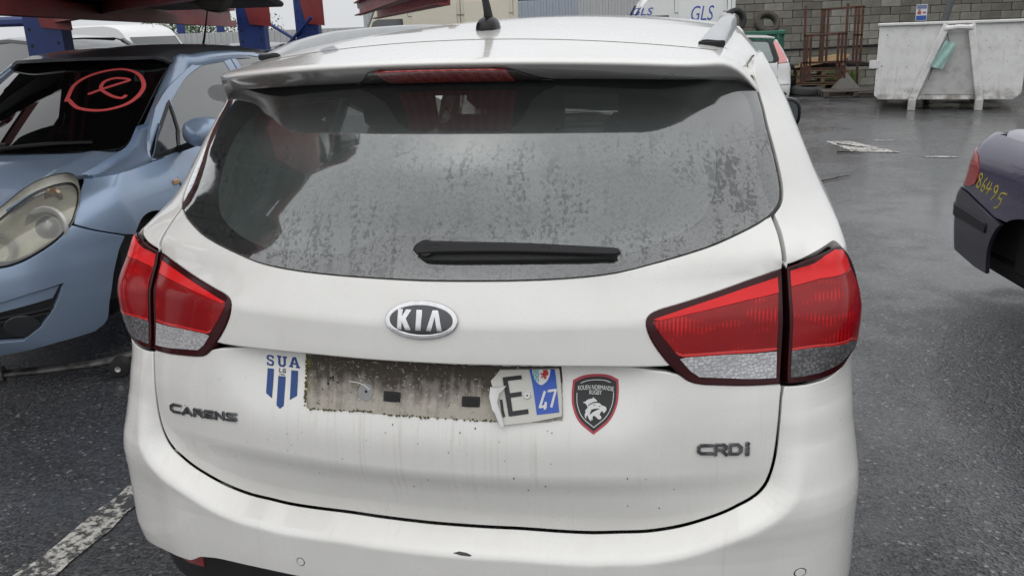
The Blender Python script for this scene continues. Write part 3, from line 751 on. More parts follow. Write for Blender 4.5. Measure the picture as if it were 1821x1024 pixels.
DCHR=P('grimy_chrome',(.30,.30,.31),.20,1.0,col2=(.10,.10,.105),vs=45,th=(.35,.65))
# CARENS, CRDi as strokes in a unit cell
GL={'C':[[(1,.9),(.25,.9),(.06,.72),(.06,.28),(.25,.1),(1,.1)]],'A':[[(0,0),(.5,.95),(1,0)],[(.28,.32),(.75,.32)]],'R':[[(.1,0),(.1,.92),(.78,.92),(.92,.8),(.92,.58),(.78,.46),(.1,.46)],[(.55,.46),(.98,0)]],
 'E':[[(.95,.92),(.1,.92),(.1,.08),(.95,.08)],[(.1,.5),(.85,.5)]],'N':[[(.08,0),(.08,.92),(.92,.06),(.92,1)]],'S':[[(.97,.92),(.12,.92),(.06,.78),(.16,.6),(.86,.36),(.95,.22),(.86,.08),(.03,.08)]],
 'D':[[(.08,.08),(.08,.92),(.7,.92),(.94,.7),(.94,.3),(.7,.08),(.08,.08)]],'i':[[(.5,0),(.5,.62)],[(.5,.86),(.5,1.0)]],
 'U':[[(.08,1),(.08,.25),(.25,.06),(.75,.06),(.92,.25),(.92,1)]],'L':[[(.1,1),(.1,.08),(.95,.08)]],'G':[[(.97,.9),(.25,.92),(.06,.75),(.06,.25),(.25,.07),(.95,.07),(.95,.5),(.55,.5)]]}
def lettering(word,widths,quad,hs,wd,off,mat,parent,fn,name='letter',depth=.004,edge=.0007,gap=.12,per=True):
    """quad = bottom-left, bottom-right, top-right, top-left corners in (s,z)"""
    bl,br,tr,tl=[np.array(q,float) for q in quad]; tot=sum(widths)+gap*(len(word)-1); x=0; objs=[]
    for ch,w,h in zip(word,widths,hs):
        u0,u1=x/tot,(x+w)/tot; x+=w+gap
        def mp(p): u=u0+(u1-u0)*p[0]; v=p[1]*h; return (bl*(1-u)+br*u)*(1-v)+(tl*(1-u)+tr*u)*v
        ps=[]
        for st in GL[ch]: ps+=stroke([mp(p) for p in st],wd)
        a=Acc(); a.skin(fn,[ccw(p) for p in ps],sp=None,edge=edge,drop=edge,depth=depth,off=off); objs.append(a.build(name,mat,parent))
    return objs
car=bpy.data.objects.new('model_lettering',None); COL.objects.link(car); car.parent=tailgate
lettering('CARENS',[1.1,1,1,.9,.95,1],[(-.6700,.6935),(-.4620,.7115),(-.4620,.7290),(-.6700,.7110)],[1.25,1,1,1,1,1],.0052,.0045,DCHR,car,lower,depth=.005,gap=.22)
crd=bpy.data.objects.new('engine_lettering',None); COL.objects.link(crd); crd.parent=tailgate
lettering('CRDi',[1.15,1,1.0,.3],[(.5720,.6985),(.6725,.6905),(.6725,.7150),(.5720,.7200)],[1,1,1,1],.0056,.0045,DCHR,crd,lower,depth=.005,gap=.2)
# --- blue club sticker
BLU=P('blue_sticker',(.012,.055,.22),.35)
stk=bpy.data.objects.new('blue_sticker',None); COL.objects.link(stk); stk.parent=tailgate
def serif(ch,x0,x1,z0,z1,dz):
    W_={'S':[[(.1,.02),(.1,.30),(.25,.30),(.30,.16),(.70,.16),(.76,.26),(.70,.38),(.25,.48),(.06,.62),(.08,.86),(.25,1),(.75,1),(.76,.95),(.92,.98),(.92,.70),(.76,.70),(.70,.84),(.32,.84),(.28,.74),(.34,.63),(.78,.54),(.97,.38),(.95,.14),(.78,.0),(.28,.0),(.25,.05)]],
        'U':[[(-.02,1),(-.02,.84),(.1,.84),(.1,.22),(.28,0),(.72,0),(.9,.22),(.9,.84),(1.02,.84),(1.02,1),(.58,1),(.58,.84),(.68,.84),(.68,.26),(.6,.17),(.4,.17),(.32,.26),(.32,.84),(.42,.84),(.42,1)]],
        'A':[[(-.06,0),(.36,0),(.36,.15),(.27,.15),(.32,.28),(.68,.28),(.73,.15),(.64,.15),(.64,0),(1.06,0),(1.06,.15),(.96,.15),(.66,1),(.34,1),(.04,.15),(-.06,.15)]]}
    pol=[ccw(box01(x0,z0,x1,z1,q)+np.array([0,dz])) for q in W_[ch]]
    h=[ccw(box01(x0,z0,x1,z1,[(.38,.44),(.62,.44),(.5,.80)])+np.array([0,dz]))] if ch=='A' else []
    a=Acc(); a.skin(lower,pol,h,sp=None,edge=.0001,drop=.00005,depth=.0006,off=.0009); return a.build('letter',BLU,stk)
serif('S',-.3895,-.3670,.8405,.8640,0); serif('U',-.3585,-.3330,.8410,.8650,.001); serif('A',-.3250,-.2990,.8420,.8655,.002)
for q in ([(-.3845,.8345),(-.3675,.8350),(-.3665,.7745),(-.3835,.7830)],[(-.3540,.8220),(-.3345,.8225),(-.3335,.7630),(-.3430,.7560),(-.3525,.7620)],[(-.3200,.8375),(-.3025,.8385),(-.3010,.7870),(-.3185,.7770)]):
    a=Acc(); a.skin(lower,ccw(np.array(q)),sp=.03,edge=.0001,drop=.00005,depth=.0006,off=.0009); a.build('stripe',BLU,stk)
GREY=P('sticker_grey',(.10,.11,.13),.4)
for o in lettering('LG',[.9,1],[(-.3525,.8295),(-.3355,.8300),(-.3355,.8385),(-.3525,.8380)],[1,1],.0022,.0009,GREY,stk,lower,depth=.0006,edge=.0001,gap=.4): pass
pl,hl=textpolys('1908'); (pl,hl)=fit([pl,hl],(-.3515,.8238,-.3375,.8272)); a=Acc(); a.skin(lower,[ccw(q) for q in pl],[ccw(q) for q in hl],sp=None,edge=.0001,depth=.0006,off=.0009); a.build('year',GREY,stk)
# --- rugby club shield sticker
def sh(k,dx=0,dz=0):
    top=crv([(-.0460,.0385),(-.025,.0475),(0,.0500),(.025,.0475),(.0460,.0385)],.006); rt=crv([(.0460,.0385),(.0475,.010),(.0440,-.015),(.030,-.042),(0,-.0660)],.006)
    p=cat(top,rt,mirx(rt)); c=np.array([0,-.004]); p=(p-c)*k+c
    return ccw(p+np.array([.3620,.8125]))
SKR=P('sticker_red',(.42,.045,.065),.35); SKB=P('sticker_black',(.010,.010,.011),.3); SKW=P('sticker_white',(.66,.66,.65),.4)
a=Acc(); a.skin(lower,sh(1.0),sp=.008,edge=.0003,drop=.0002,depth=.001,off=.0009); rug=a.build('shield_sticker',SKR,tailgate)
a=Acc(); a.skin(lower,sh(.905),sp=.006,edge=.0001,drop=.0001,depth=.0005,off=.0015); a.build('field',SKB,rug)
W1=sh(.795);W2=sh(.770)
a=Acc(); a.skin(lower,W1,[W2],sp=None,edge=.0001,drop=.00005,depth=.0004,off=.0020)
a.build('outline',SKW,rug)
a=Acc(); a.skin(lower,[ccw(lin([(.320,.8260),(.404,.8260),(.404,.8445),(.320,.8445)],.006,True))],sp=.006,edge=.0001,drop=.00005,depth=.0004,off=.0024); a.build('field',SKB,rug)
for tx,bx in (('ROUEN NORMANDIE',(.3265,.8315,.3995,.8405)),('RUGBY',(.3500,.8220,.3750,.8305))):
    pl,hl=textpolys(tx,bold=.022); pl,hl=fit([pl,hl],bx)
    def arc(q): return ccw(q+np.c_[np.zeros(len(q)),-1.9*(q[:,0]-.362)**2-.045*(q[:,0]-.362)])
    a=Acc(); a.skin(lower,[arc(q) for q in pl],[arc(q) for q in hl],sp=None,edge=.0001,drop=.00005,depth=.0004,off=.0029); a.build('lettering',SKW,rug)
def Lp(pts): return ccw(np.array([(.3620+(u-460)/945*.1335, .8125-.004+ (505-v)/1024*.1400) for u,v in pts]))
LION=[[(285,515),(330,500),(350,478),(400,465),(430,462),(425,440),(450,460),(480,485),(495,510),(470,505),(430,512),(370,545),(360,590),(350,560),(338,545),(320,525)],
 [(360,590),(375,560),(430,530),(480,525),(530,530),(550,555),(590,570),(620,585),(632,610),(622,640),(595,665),(582,660),(580,640),(560,640),(540,665),(535,695),(555,705),(562,735),(545,750),(520,748),(500,730),(470,705),(440,700),(435,730),(442,760),(420,745),(418,775),(395,755),(370,715),(365,690),(345,705),(345,740),(328,720),(322,680),(335,650),(325,630),(345,605)]]
LH=[[(390,690),(400,650),(415,615),(450,605),(510,600),(540,610),(510,615),(480,630),(440,650),(410,675)],[(515,570),(535,565),(545,575),(530,582)],[(425,550),(455,545),(480,550),(450,558)]]
a=Acc(); a.skin(lower,[Lp(q) for q in LION],[Lp(q) for q in LH],sp=None,edge=.0001,drop=.00005,depth=.0004,off=.0029); a.build('lion_head',SKW,rug)
# --- place of the number plate: adhesive and grime, clips, the torn end of the plate
def shaded_residue():
    t=NT('shaded_plate_residue'); n=t.noise(26,5,.7); m=t.noise(1,4,.65,t.map((70,10,9))); w=t.noise(150,3,.7); o=t.sep()
    g=t.math('ADD',t.math('MULTIPLY',n,.55),t.math('ADD',t.math('MULTIPLY',m,.5),t.rng(o['Z'],.79,.875,-.12,.34)))  # grime, plus shade of the overhang painted in towards the top
    c=t.mix(t.rng(g,.40,.72),(.40,.365,.31),(.045,.034,.024)); c=t.mix(t.rng(w,.6,.72),c,(.55,.53,.49)); c=t.mix(t.rng(t.noise(60,4,.7),.62,.7),c,(.03,.025,.018))
    gr=t.math('MULTIPLY',t.rng(t.noise(45,3),.45,.6),t.rng(o['X'],-.262,-.279)); c=t.mix(gr,c,(.16,.15,.035))
    t.set(Base_Color=c,Roughness=.6); t.bump(g,.5,.004); return t.m
RES=shaded_residue()
rp=lin([(-.280,.8830),(-.2775,.84),(-.275,.790),(-.2742,.7665),(-.25,.7655),(-.12,.7735),(-.112,.7705),(.0,.7722),(.10,.7715),(.1698,.7690),(.26,.7700),(.2985,.7740),(.296,.80),(.2925,.8800)],.008,True)
rs=np.random.RandomState(3); rp=rp+rs.uniform(-.0009,.0009,rp.shape)
a=Acc(); a.skin(lower,ccw(rp),sp=.02,edge=.0006,drop=.0006,depth=.003,off=.0016); res=a.build('shaded_plate_residue',RES,tailgate)
MOSS=P('moss',(.085,.085,.022),.9,var=.5,vs=60)
a=Acc()
for k in range(170):
    if k<70: s0=rs.uniform(-.281,-.276);z0=rs.uniform(.768,.878)
    elif k<120: s0=rs.uniform(-.27,-.11);z0=.7655+.008*(s0+.25)/.13+rs.normal(0,.0009)
    else: s0=rs.uniform(-.1,.16);z0=.7708+rs.normal(0,.0012)
    r0=rs.uniform(.0006,.0021); tt_=np.linspace(0,2*np.pi,6,endpoint=False)+rs.rand()
    a.skin(lower,np.c_[s0+r0*np.cos(tt_),z0+r0*np.sin(tt_)],sp=None,edge=.0003,depth=.002,off=.0035)
a.build('moss',MOSS,res,kind='stuff')
for s0,z0 in ((-.0690,.8068),(.1055,.8060)):
    a=Acc(); a.skin(lower,inset(ccw(lin([(s0-.0185,z0-.0095),(s0+.0185,z0-.0095),(s0+.0185,z0+.0095),(s0-.0185,z0+.0095)],.01,True)),.001),sp=None,edge=.002,drop=.002,depth=.004,off=.005); c_=a.build('plate_clip',BLACK,res)
    a=Acc(); a.skin(lower,ccw(lin([(s0-.012,z0-.0055),(s0+.013,z0-.0055),(s0+.013,z0+.0045),(s0-.012,z0+.0045)],.01,True)),sp=None,edge=.001,drop=.0012,depth=.003,off=.0068); a.build('tab',BLACKM,c_)
a=Acc(); a.skin(lower,np.c_[-.1315+.0175*np.cos(th),.8110+.0175*np.sin(th)],sp=None,edge=.0003,depth=.002,off=.0028); dd=a.build('washer',P('dull_grey_disc',(.26,.26,.26),.5,var=.3,vs=50),res)
a=Acc(); a.skin(lower,np.c_[-.1295+.0028*np.cos(th),.8125+.0028*np.sin(th)],sp=None,edge=.0003,depth=.002,off=.0040); a.build('hole',BLACKM,dd)
a=Acc(); a.skin(lower,[ccw(q) for q in stroke([(-.170,.8300),(-.150,.8290),(-.134,.8250),(-.122,.8170)],.0018)],sp=None,edge=.0003,depth=.002,off=.0045); a.build('glue_thread',P('dried_glue',(.6,.58,.52),.3),res)
a=Acc(); tt_=[(-.2175,.832,.003),(-.211,.8345,.004),(-.2105,.829,.0025),(-.223,.821,.0035),(-.2005,.8255,.0018),(-.214,.8505,.002),(-.236,.807,.0016)]
for s0,z0,r0 in tt_:
    q=np.linspace(0,2*np.pi,7,endpoint=False); rr=r0*rs.uniform(.5,1.2,7); a.skin(lower,np.c_[s0+rr*np.cos(q),z0+rr*np.sin(q)],sp=None,edge=.0002,depth=.001,off=.0026)
a.build('tar_spots',BLACKM,res,kind='stuff')
# torn plate
PW=P('plate_white',(.56,.55,.50),.35,coat=.3,var=.1,vs=30); PB=P('plate_blue',(.012,.075,.42),.3,coat=.3); PK=P('plate_black',(.012,.012,.014),.35)
def plf(s,z):
    P_=lower(s,z); return P_
pc=ccw(lin([(.1665,.8740),(.160,.8640),(.1477,.8496),(.151,.838),(.150,.820),(.1561,.8029),(.162,.785),(.1703,.7625),(.2,.7665),(.235,.7705),(.2961,.7816),(.2935,.82),(.2895,.855),(.287,.8775)],.012,True))
a=Acc(); a.skin(plf,pc,sp=.010,edge=.0008,drop=.0008,depth=.006,off=.0085); plate=a.build('torn_number_plate',PW,tailgate,label='torn end of a white number plate with a blue band')
a=Acc(); a.skin(plf,ccw(lin([(.2273,.8772),(.2455,.7841),(.2905,.7892),(.2835,.835),(.2785,.8775)],.012,True)),sp=.02,edge=.0002,drop=.0001,depth=.0008,off=.0096); pb=a.build('blue_band',PB,plate)
def pst(pts,w,mat,name,par,off): 
    ps=[]
    for q in pts: ps+=stroke(q,w,cap=False)
    a=Acc(); a.skin(plf,[ccw(p) for p in ps],sp=None,edge=.0003,drop=.0003,depth=.0012,off=off); return a.build(name,mat,par)
pst([[(.2110,.8598),(.1765,.8548)],[(.1760,.8590),(.1925,.7815)],[(.1865,.8205),(.2120,.8245)],[(.1905,.7850),(.2275,.7905)]],.0088,PK,'letter',plate,.0102)
pst([[(.1700,.812),(.1745,.790),(.1785,.779)]],.005,PK,'letter',plate,.0102)
pst([[(.2595,.8300),(.2510,.7990),(.2645,.8010)],[(.2625,.8085),(.2610,.7945)]],.0045,SKW,'digit',pb,.0104)
pst([[(.2655,.8300),(.2815,.8325),(.2740,.7985)]],.0045,SKW,'digit',pb,.0104)
# coat of arms on the band: shield, three waves and a lion
shp=ccw(crv([(.2330,.8775),(.2350,.862),(.2420,.849),(.2520,.8425),(.2620,.850),(.2680,.862),(.2700,.8775)],.004)); a=Acc(); a.skin(plf,shp,sp=None,edge=.0001,drop=.0001,depth=.0006,off=.0102); arms=a.build('shield',SKW,pb)
for k in range(3):
    q=[(.2365+.0042*k+.0008*math.sin(t*9),.8765-.0065*t-.0*k) for t in np.linspace(0,3.2+.5*k,9)]; a=Acc(); a.skin(plf,[ccw(p) for p in stroke(q,.0018)],sp=None,edge=.0001,depth=.0005,off=.0108); a.build('wave',P('arms_teal',(.03,.33,.34),.4),arms)
LI=[(.2545,.8765),(.2560,.8720),(.2535,.8690),(.2500,.8700),(.2500,.8670),(.2540,.8660),(.2550,.8630),(.2510,.8610),(.2500,.8585),(.2535,.8585),(.2565,.8610),(.2580,.8575),(.2560,.8555),(.2610,.8560),(.2620,.8600),(.2600,.8630),(.2640,.8640),(.2660,.8690),(.2640,.8740),(.2640,.8770)]
a=Acc(); a.skin(plf,ccw(np.array(LI)),sp=None,edge=.0001,depth=.0005,off=.0108); a.build('lion',P('arms_red',(.45,.03,.04),.4),arms)
a=Acc(); a.skin(plf,np.c_[.2235+.0062*np.cos(th),.8215+.0062*np.sin(th)],sp=None,edge=.0006,drop=.0006,depth=.003,off=.0125); rv=a.build('rivet',SKW,plate)
a=Acc(); a.skin(plf,np.c_[.2238+.0018*np.cos(th),.8213+.0018*np.sin(th)],sp=None,edge=.0002,depth=.001,off=.0131); a.build('hole',BLACKM,rv)
# peeled film at the torn edge
a=Acc(); a.skin(lambda s,z: plf(s,z)-np.array([0,1,0])*(.004+.012*np.clip((.178-np.asarray(s))/.02,0,1))[...,None],ccw(lin([(.1500,.8440),(.1560,.8405),(.1780,.8420),(.1640,.8290),(.1610,.8120),(.1690,.7880),(.1760,.7640),(.1703,.7625),(.1605,.7850),(.1545,.8040),(.1485,.8230)],.008,True)),sp=.008,edge=.0002,depth=.0006,off=.0085,back=True); a.build('peeled_film',P('white_film',(.70,.70,.68),.45),plate)
# splashes of tar below the plate, scattered over the tailgate
a=Acc()
for k in range(46):
    s0=rs.normal(.02,.26) if k<30 else rs.uniform(-.6,.65); z0=rs.uniform(.60,.76) if k<30 else rs.uniform(.55,.84)
    if abs(s0)>.66 or (-.40<s0<-.29 and z0>.75) or (.30<s0<.42 and z0>.73): continue
    r0=rs.uniform(.0005,.0015); q=np.linspace(0,2*np.pi,6,endpoint=False); rr=r0*rs.uniform(.5,1.3,6); a.skin(lower,np.c_[s0+rr*np.cos(q),z0+1.4*rr*np.sin(q)],sp=None,edge=.0001,depth=.0006,off=.0007)
a.build('tar_spots',P('tar',(.05,.045,.04),.6),tailgate,kind='stuff')
# --- flanks: doors, wings, side glass, pillars, bonnet, windscreen, wheels, mirrors
def fl(y,z):
    y=np.asarray(y,float);z=np.asarray(z,float)
    zz=z+(1.575-zcs(np.clip(y,.5,2.6)))*np.clip((z-1.15)/.2,0,1)
    x=np.interp(zz,KWZ,KW)+.034*np.clip((1.25-z)/.3,0,1)
    x=x-.03*np.clip((.50-z)/.3,0,1)
    x=x*(1-.30*np.clip((y-3.45)/1.0,0,1)**2.2)
    return np.stack([x,y+0*x,z+0*x],-1)
def side(sg):
    return lambda y,z: fl(y,z)*np.array([sg,1,1])
def flank(name,out,sg,mat,sp=.08,holes=(),**k):
    a=Acc(); a.skin(side(sg),inset(ccw(np.array(out,float)),.003),[ccw(np.array(h)) for h in holes],sp=sp,edge=.003,drop=.002,depth=.03,sgn=sg,**k); return kb(a,name,mat)
for sg in (-1,1):
    flank('door',lin([(1.47,1.11),(2.26,1.095),(2.28,.30),(1.46,.30),(1.33,.58),(1.46,.80)],.08,True),sg,WHITE)
    flank('door',lin([(2.28,1.093),(3.18,1.06),(3.22,.85),(3.18,.30),(2.30,.30)],.08,True),sg,WHITE)
    flank('front_wing',cat(lin([(3.20,1.05),(3.9,.93),(4.38,.74),(4.40,.40),(4.02,.40)],.06),np.array(archpts(3.62,.34,.37,math.radians(10),math.radians(172))),lin([(3.24,.40),(3.24,.85)],.06)),sg,WHITE)
    flank('sill',lin([(1.30,.30),(3.22,.30),(3.22,.20),(1.30,.20)],.1,True),sg,BLACK)
    flank('side_window',lin([(.83,1.15),(1.00,1.40),(1.45,1.475),(1.45,1.12)],.06,True),sg,DGLASS,off=-.004)
    flank('side_window',lin([(1.48,1.12),(1.48,1.475),(2.24,1.485),(2.24,1.105)],.08,True),sg,DGLASS,off=-.004)
    flank('side_window',lin([(2.31,1.105),(2.31,1.485),(2.62,1.465),(3.06,1.22),(3.14,1.07)],.08,True),sg,CGLASS,off=-.004)
    flank('pillar',lin([(2.23,1.10),(2.23,1.49),(2.32,1.49),(2.32,1.10)],.08,True),sg,BLACK,off=-.001)
    a=Acc(); q=np.array([fl(y,z)*[sg,1,1] for y,z in ((2.60,1.485),(2.85,1.35),(3.08,1.21),(3.22,1.06))]); a.tube(q+np.array([-.02*sg,0,.0]),[.04,.042,.045,.05],8); kb(a,'windscreen_pillar',WHITE)
    # wheels
    for wy in (.86,3.62):
        a=Acc(); cx_=sg*.775; pr=[(.19,-.10),(.30,-.105),(.322,-.085),(.328,0),(.322,.085),(.30,.105),(.19,.10)]
        a.lathe(pr,36,'x',(cx_,wy,.328)); wh=kb(a,'wheel',RUBBER)
        a=Acc(); a.lathe([(.0,.08*sg),(.05,.085*sg),(.06,.06*sg),(.17,.05*sg),(.195,.085*sg),(.20,.09*sg),(.20,-.06*sg)],36,'x',(cx_,wy,.328)); a.build('rim',P('alloy',(.45,.45,.46),.35,.8,var=.2),wh)
    a=Acc(); ma=np.array([sg*.905,2.80,1.112]); rows=[]
    for k,(dy,rx,rz) in enumerate([(-.055,.066,.062),(-.05,.076,.072),(-.02,.078,.075),(.03,.07,.066),(.07,.05,.045),(.085,.01,.01)]):
        t_=np.linspace(0,2*np.pi,21); rows.append(np.stack([ma[0]+rx*np.sign(np.cos(t_))*np.abs(np.cos(t_))**.7,ma[1]+dy+0*t_,ma[2]+rz*np.sign(np.sin(t_))*np.abs(np.sin(t_))**.7],-1))
    a.grid(np.array(rows),flip=True); a.tube([(sg*.82,2.85,1.05),(sg*.86,2.83,1.075)],.022,8); mi_=kb(a,'door_mirror',BLACK)
    a=Acc(); t_=np.linspace(0,2*np.pi,20,endpoint=False); a.ext(ccw(np.c_[.062*np.sign(np.cos(t_))*np.abs(np.cos(t_))**.7,.059*np.sign(np.sin(t_))*np.abs(np.sin(t_))**.7]),.004,c=ma+np.array([0,-.0585,0])); a.build('mirror_glass',P('mirror',(.10,.115,.12),.06,1.),mi_)
a=Acc()
def bonn(x,y): x=np.asarray(x,float);y=np.asarray(y,float); return np.stack([x,y,np.interp(y,[3.4,3.6,4.0,4.3,4.42],[1.07,1.05,.98,.88,.74])-.10*x*x],-1)
a.skin(bonn,symm(lin([(0,3.5),(.72,3.32),(.80,3.5),(.74,4.0),(.60,4.35),(0,4.43)],.08)),sp=.08,edge=.002,depth=.02); kb(a,'bonnet',WHITE)
a=Acc()
def wsc(x,t): x=np.asarray(x,float);t=np.asarray(t,float); y=3.03+.45*t-(.05+.20*t)*(x/.7)**2*.9; return np.stack([x*(1+.08*t),y,1.525-.46*t-.04*x*x*(1-t)],-1)
a.skin(wsc,symm(lin([(0,0),(.66,0),(.70,1),(0,1)],.08)),sp=.1,edge=.001,depth=.004); kb(a,'windscreen',CGLASS)
a=Acc(); a.skin(lambda s,z: np.stack([np.asarray(s,float),4.46-.36*np.asarray(s,float)**2-.3*np.asarray(s,float)**6,np.asarray(z,float)],-1),symm(lin([(0,.22),(.62,.22),(.66,.72),(0,.76)],.08)),sp=.08,sgn=-1,edge=.003,depth=.03); kb(a,'front_bumper',WHITE)
# --- cabin: floor, seats with headrests, dashboard, steering wheel, headliner
FAB=P('seat_fabric',(.022,.022,.024),.9,var=.3,vs=60); PLA=P('dark_plastic',(.018,.018,.019),.6); LIN=P('headliner',(.20,.195,.185),.9); TRIM=P('cabin_trim',(.14,.13,.12),.7)
a=Acc(); a.cbox((0,2.0,.30),(1.60,3.0,.05),.01); kb(a,'cabin_floor',BLACKM)
a=Acc(); a.cbox((0,.62,.62),(1.26,.66,.06),.01); kb(a,'boot_floor',BLACKM)
a=Acc(); a.cbox((0,.72,.995),(1.24,.80,.02),.005); kb(a,'added_load_cover',PLA)  # black cover added to darken the view into the boot
def seat(x,y,w,lean,hr=True,h=.62,zb=.52):
    a=Acc(); a.cbox((x,y+.26,zb),(w,.52,.16),.05); R=rotm('X',lean); a.cbox(np.array([x,y-.02,zb+.06])+R@np.array([0,0,h/2]),(w,.13,h),.055,R); s_=kb(a,'seat',FAB,ang=60)
    for hx in (hr if isinstance(hr,(list,tuple)) else [x]):
        a=Acc(); c=np.array([hx,y-.02,zb+.06])+R@np.array([0,.01,h+.115]); a.cbox(c,(.25,.10,.175),.04,R); a.build('headrest',FAB,s_,loc=None,ang=60); s_.children[-1].location=(0,0,0)
        for dx in (-.06,.06):
            b=Acc(); b.tube([np.array([hx+dx,y-.02,zb+.06])+R@np.array([0,0,h-.02]),np.array([hx+dx,y-.02,zb+.06])+R@np.array([0,0,h+.05])],.007,6)
            b.build('headrest_post',CHROME,s_)
    return s_
seat(.36,2.35,.50,math.radians(14)); seat(-.36,2.35,.50,math.radians(14)); seat(0,1.32,1.25,math.radians(14),[-.42,.0,.42],h=.64)
a=Acc(); a.cbox((0,3.12,.90),(1.40,.42,.22),.06); a.cbox((0,3.28,.98),(1.44,.36,.06),.02); kb(a,'dashboard',PLA)
a=Acc(); t_=np.linspace(0,2*np.pi,28); R=rotm('X',math.radians(-24)); q=np.stack([.185*np.cos(t_),0*t_,.185*np.sin(t_)],-1)@R.T+np.array([-.36,2.86,1.03]); a.tube(q,.015,8,cap=False); a.cbox((-.36,2.90,1.02),(.34,.04,.06),.015,R); kb(a,'steering_wheel',PLA)
a=Acc(); a.skin(lambda x,y: roof(x,y)-np.array([0,0,.045]),symm(lin([(0,.50),(.64,.62),(.70,1.2),(.70,2.5),(.62,2.9),(0,2.95)],.1)),sp=.12,sgn=-1,edge=.001,depth=.005); kb(a,'headliner',LIN)
a=Acc(); a.cbox((0,2.98,1.40),(.24,.03,.07),.012); kb(a,'rear_view_mirror',BLACK)
for sg in (-1,1):
    a=Acc(); a.skin(lambda s,z: rear(s,z)*np.array([.93,1,1])+np.array([0,.05,0]),M2(lin([(.70,1.03),(.70,1.12),(.72,1.36),(1.05,1.37),(1.25,1.12),(1.9,1.08),(1.9,.60),(.80,.60)],.06,True),sg),sp=.08,edge=.001,depth=.005); kb(a,'inner_trim',TRIM)
a=Acc(); a.skin(lambda s,z: rear(s,z)+np.array([0,.09,0]),symm(lin([(0,.60),(.66,.60),(.67,1.08),(.52,1.06),(0,1.02)],.08)),sp=.1,sgn=-1,edge=.001,depth=.004); kb(a,'tailgate_lining',PLA)
# ---- blue hatchback: local frame, nose at y=0, tail towards -y ----
CZ_=[.15,.22,.30,.38,.48,.55,.62,.68,.74,.80,.86,.92]
CY0=[.13,.075,.035,.012,.0,.008,.035,.075,.15,.26,.42,.62]
CA_=[.42,.45,.47,.48,.47,.45,.42,.36,.28,.19,.10,.05]
CC_=[.36,.38,.40,.40,.40,.40,.38,.35,.30,.24,.17,.10]
CWZ=[.15,.25,.40,.55,.66,.74,.82,.88,.94,1.0]
CW_=[.79,.815,.845,.856,.856,.848,.832,.805,.770,.735]
CXC,CLC=.48,.58
def csm(z,K,V): return sum(np.interp(z+o,K,V) for o in (-.02,-.01,0,.01,.02))/5
def cfront(s,z):
    s=np.asarray(s,float);z=np.asarray(z,float);q=np.abs(s)
    th=np.clip((q-CXC)/CLC,0,1)*np.pi/2;W=csm(z,CWZ,CW_)
    x=np.where(q<CXC,q,CXC+(W-CXC)*np.sin(th))
    y=csm(z,CZ_,CY0)+csm(z,CZ_,CA_)*x*x+csm(z,CZ_,CC_)*(1-np.cos(th))
    ex=np.maximum(q-CXC-CLC,0)
    return np.stack([np.sign(s)*x,-(y+ex),z+0*x],-1)
def cside(y,z):   # +x side
    y=np.asarray(y,float);z=np.asarray(z,float)
    W=csm(z,CWZ+[1.10,1.25,1.38,1.44],CW_+[.700,.640,.575,.52])
    W=W+.012*np.exp(-((z-.80)/.05)**2)*0
    yy=-y
    W=W-.10*np.clip((yy-2.9)/1.05,0,1)**2
    return np.stack([W,y+0*W,z+0*W],-1)
def chood(x,y):
    x=np.asarray(x,float);yy=-np.asarray(y,float)
    z=np.interp(yy,[.06,.14,.22,.35,.55,.80,1.05,1.2],[.69,.742,.786,.836,.898,.950,.985,1.0])
    z=sum(np.interp(yy+o,[.06,.14,.22,.35,.55,.80,1.05,1.2],[.69,.742,.786,.836,.898,.950,.985,1.0]) for o in (-.05,-.025,0,.025,.05))/5
    q=np.abs(x);ridge=.012*np.exp(-((q-(.50-.06*yy))/.05)**2)
    return np.stack([x,-yy,z-.10*x*x-.55*np.maximum(q-.52,0)**2+ridge-.03*np.clip((.25-yy)/.2,0,1)*q*q*3],-1)
def cws(x,t):
    x=np.asarray(x,float);t=np.asarray(t,float)
    w=x/.66
    y=1.00+.72*t; z=.995+.445*t-.035*t*t
    sc=1-.17*t
    return np.stack([x*sc,-(y+(.20-.07*t)*w*w),z-(.005+.03*t)*w*w],-1)
def croof(x,y):
    x=np.asarray(x,float);yy=-np.asarray(y,float)
    zc=sum(np.interp(yy+o,[1.6,1.9,2.3,2.8,3.3,3.6],[1.425,1.478,1.500,1.492,1.45,1.40]) for o in (-.15,-.07,0,.07,.15))/5
    q=np.abs(x)
    return np.stack([x,-yy,zc-.10*x*x-3.5*np.maximum(q-.42,0)**2],-1)
CPOSE=(-2.9255,1.2576,185.3475,.0234)
cors=thing('blue_hatchback','light blue hatchback with a number circled in red on its windscreen, front wheel missing','car',(CPOSE[0],CPOSE[1],CPOSE[3]),math.radians(CPOSE[2]))
def blue_paint():
    t=NT('blue_metallic'); n=t.noise(6,4,.6); fl_=t.noise(900,1); d=t.rng(t.noise(2.5,5,.65),.5,.75,0,.35)
    c=t.mix(fl_,(.265,.36,.51),(.325,.425,.575)); c=t.mix(d,c,(.30,.325,.36)); t.set(Base_Color=c,Metallic=.35,Roughness=t.rng(n,.3,.7,.28,.42),Coat_Weight=.7,Coat_Roughness=.08); return t.m
BLUE=blue_paint(); DROOF=P('dark_grey_paint',(.045,.047,.052),.38,.2,coat=.5,var=.2)
def cb(acc,name,mats,parent=None,**k): return acc.build(name,mats,cors if parent is None else parent,**k)
FOGGY=thin_glass('fogged_glass',(.55,.6,.58),film=.42)
def pan(name,fn,out,mat,sp=.05,holes=(),sgn=-1,parent=None,ins=.002,**k):
    kw=dict(edge=.003,drop=.002,depth=.02); kw.update(k)
    a=Acc(); a.skin(fn,inset(ccw(np.array(out,float)),ins),[ccw(np.array(h_,float)) for h_ in holes],sp=sp,sgn=sgn,**kw); return cb(a,name,mat,parent)
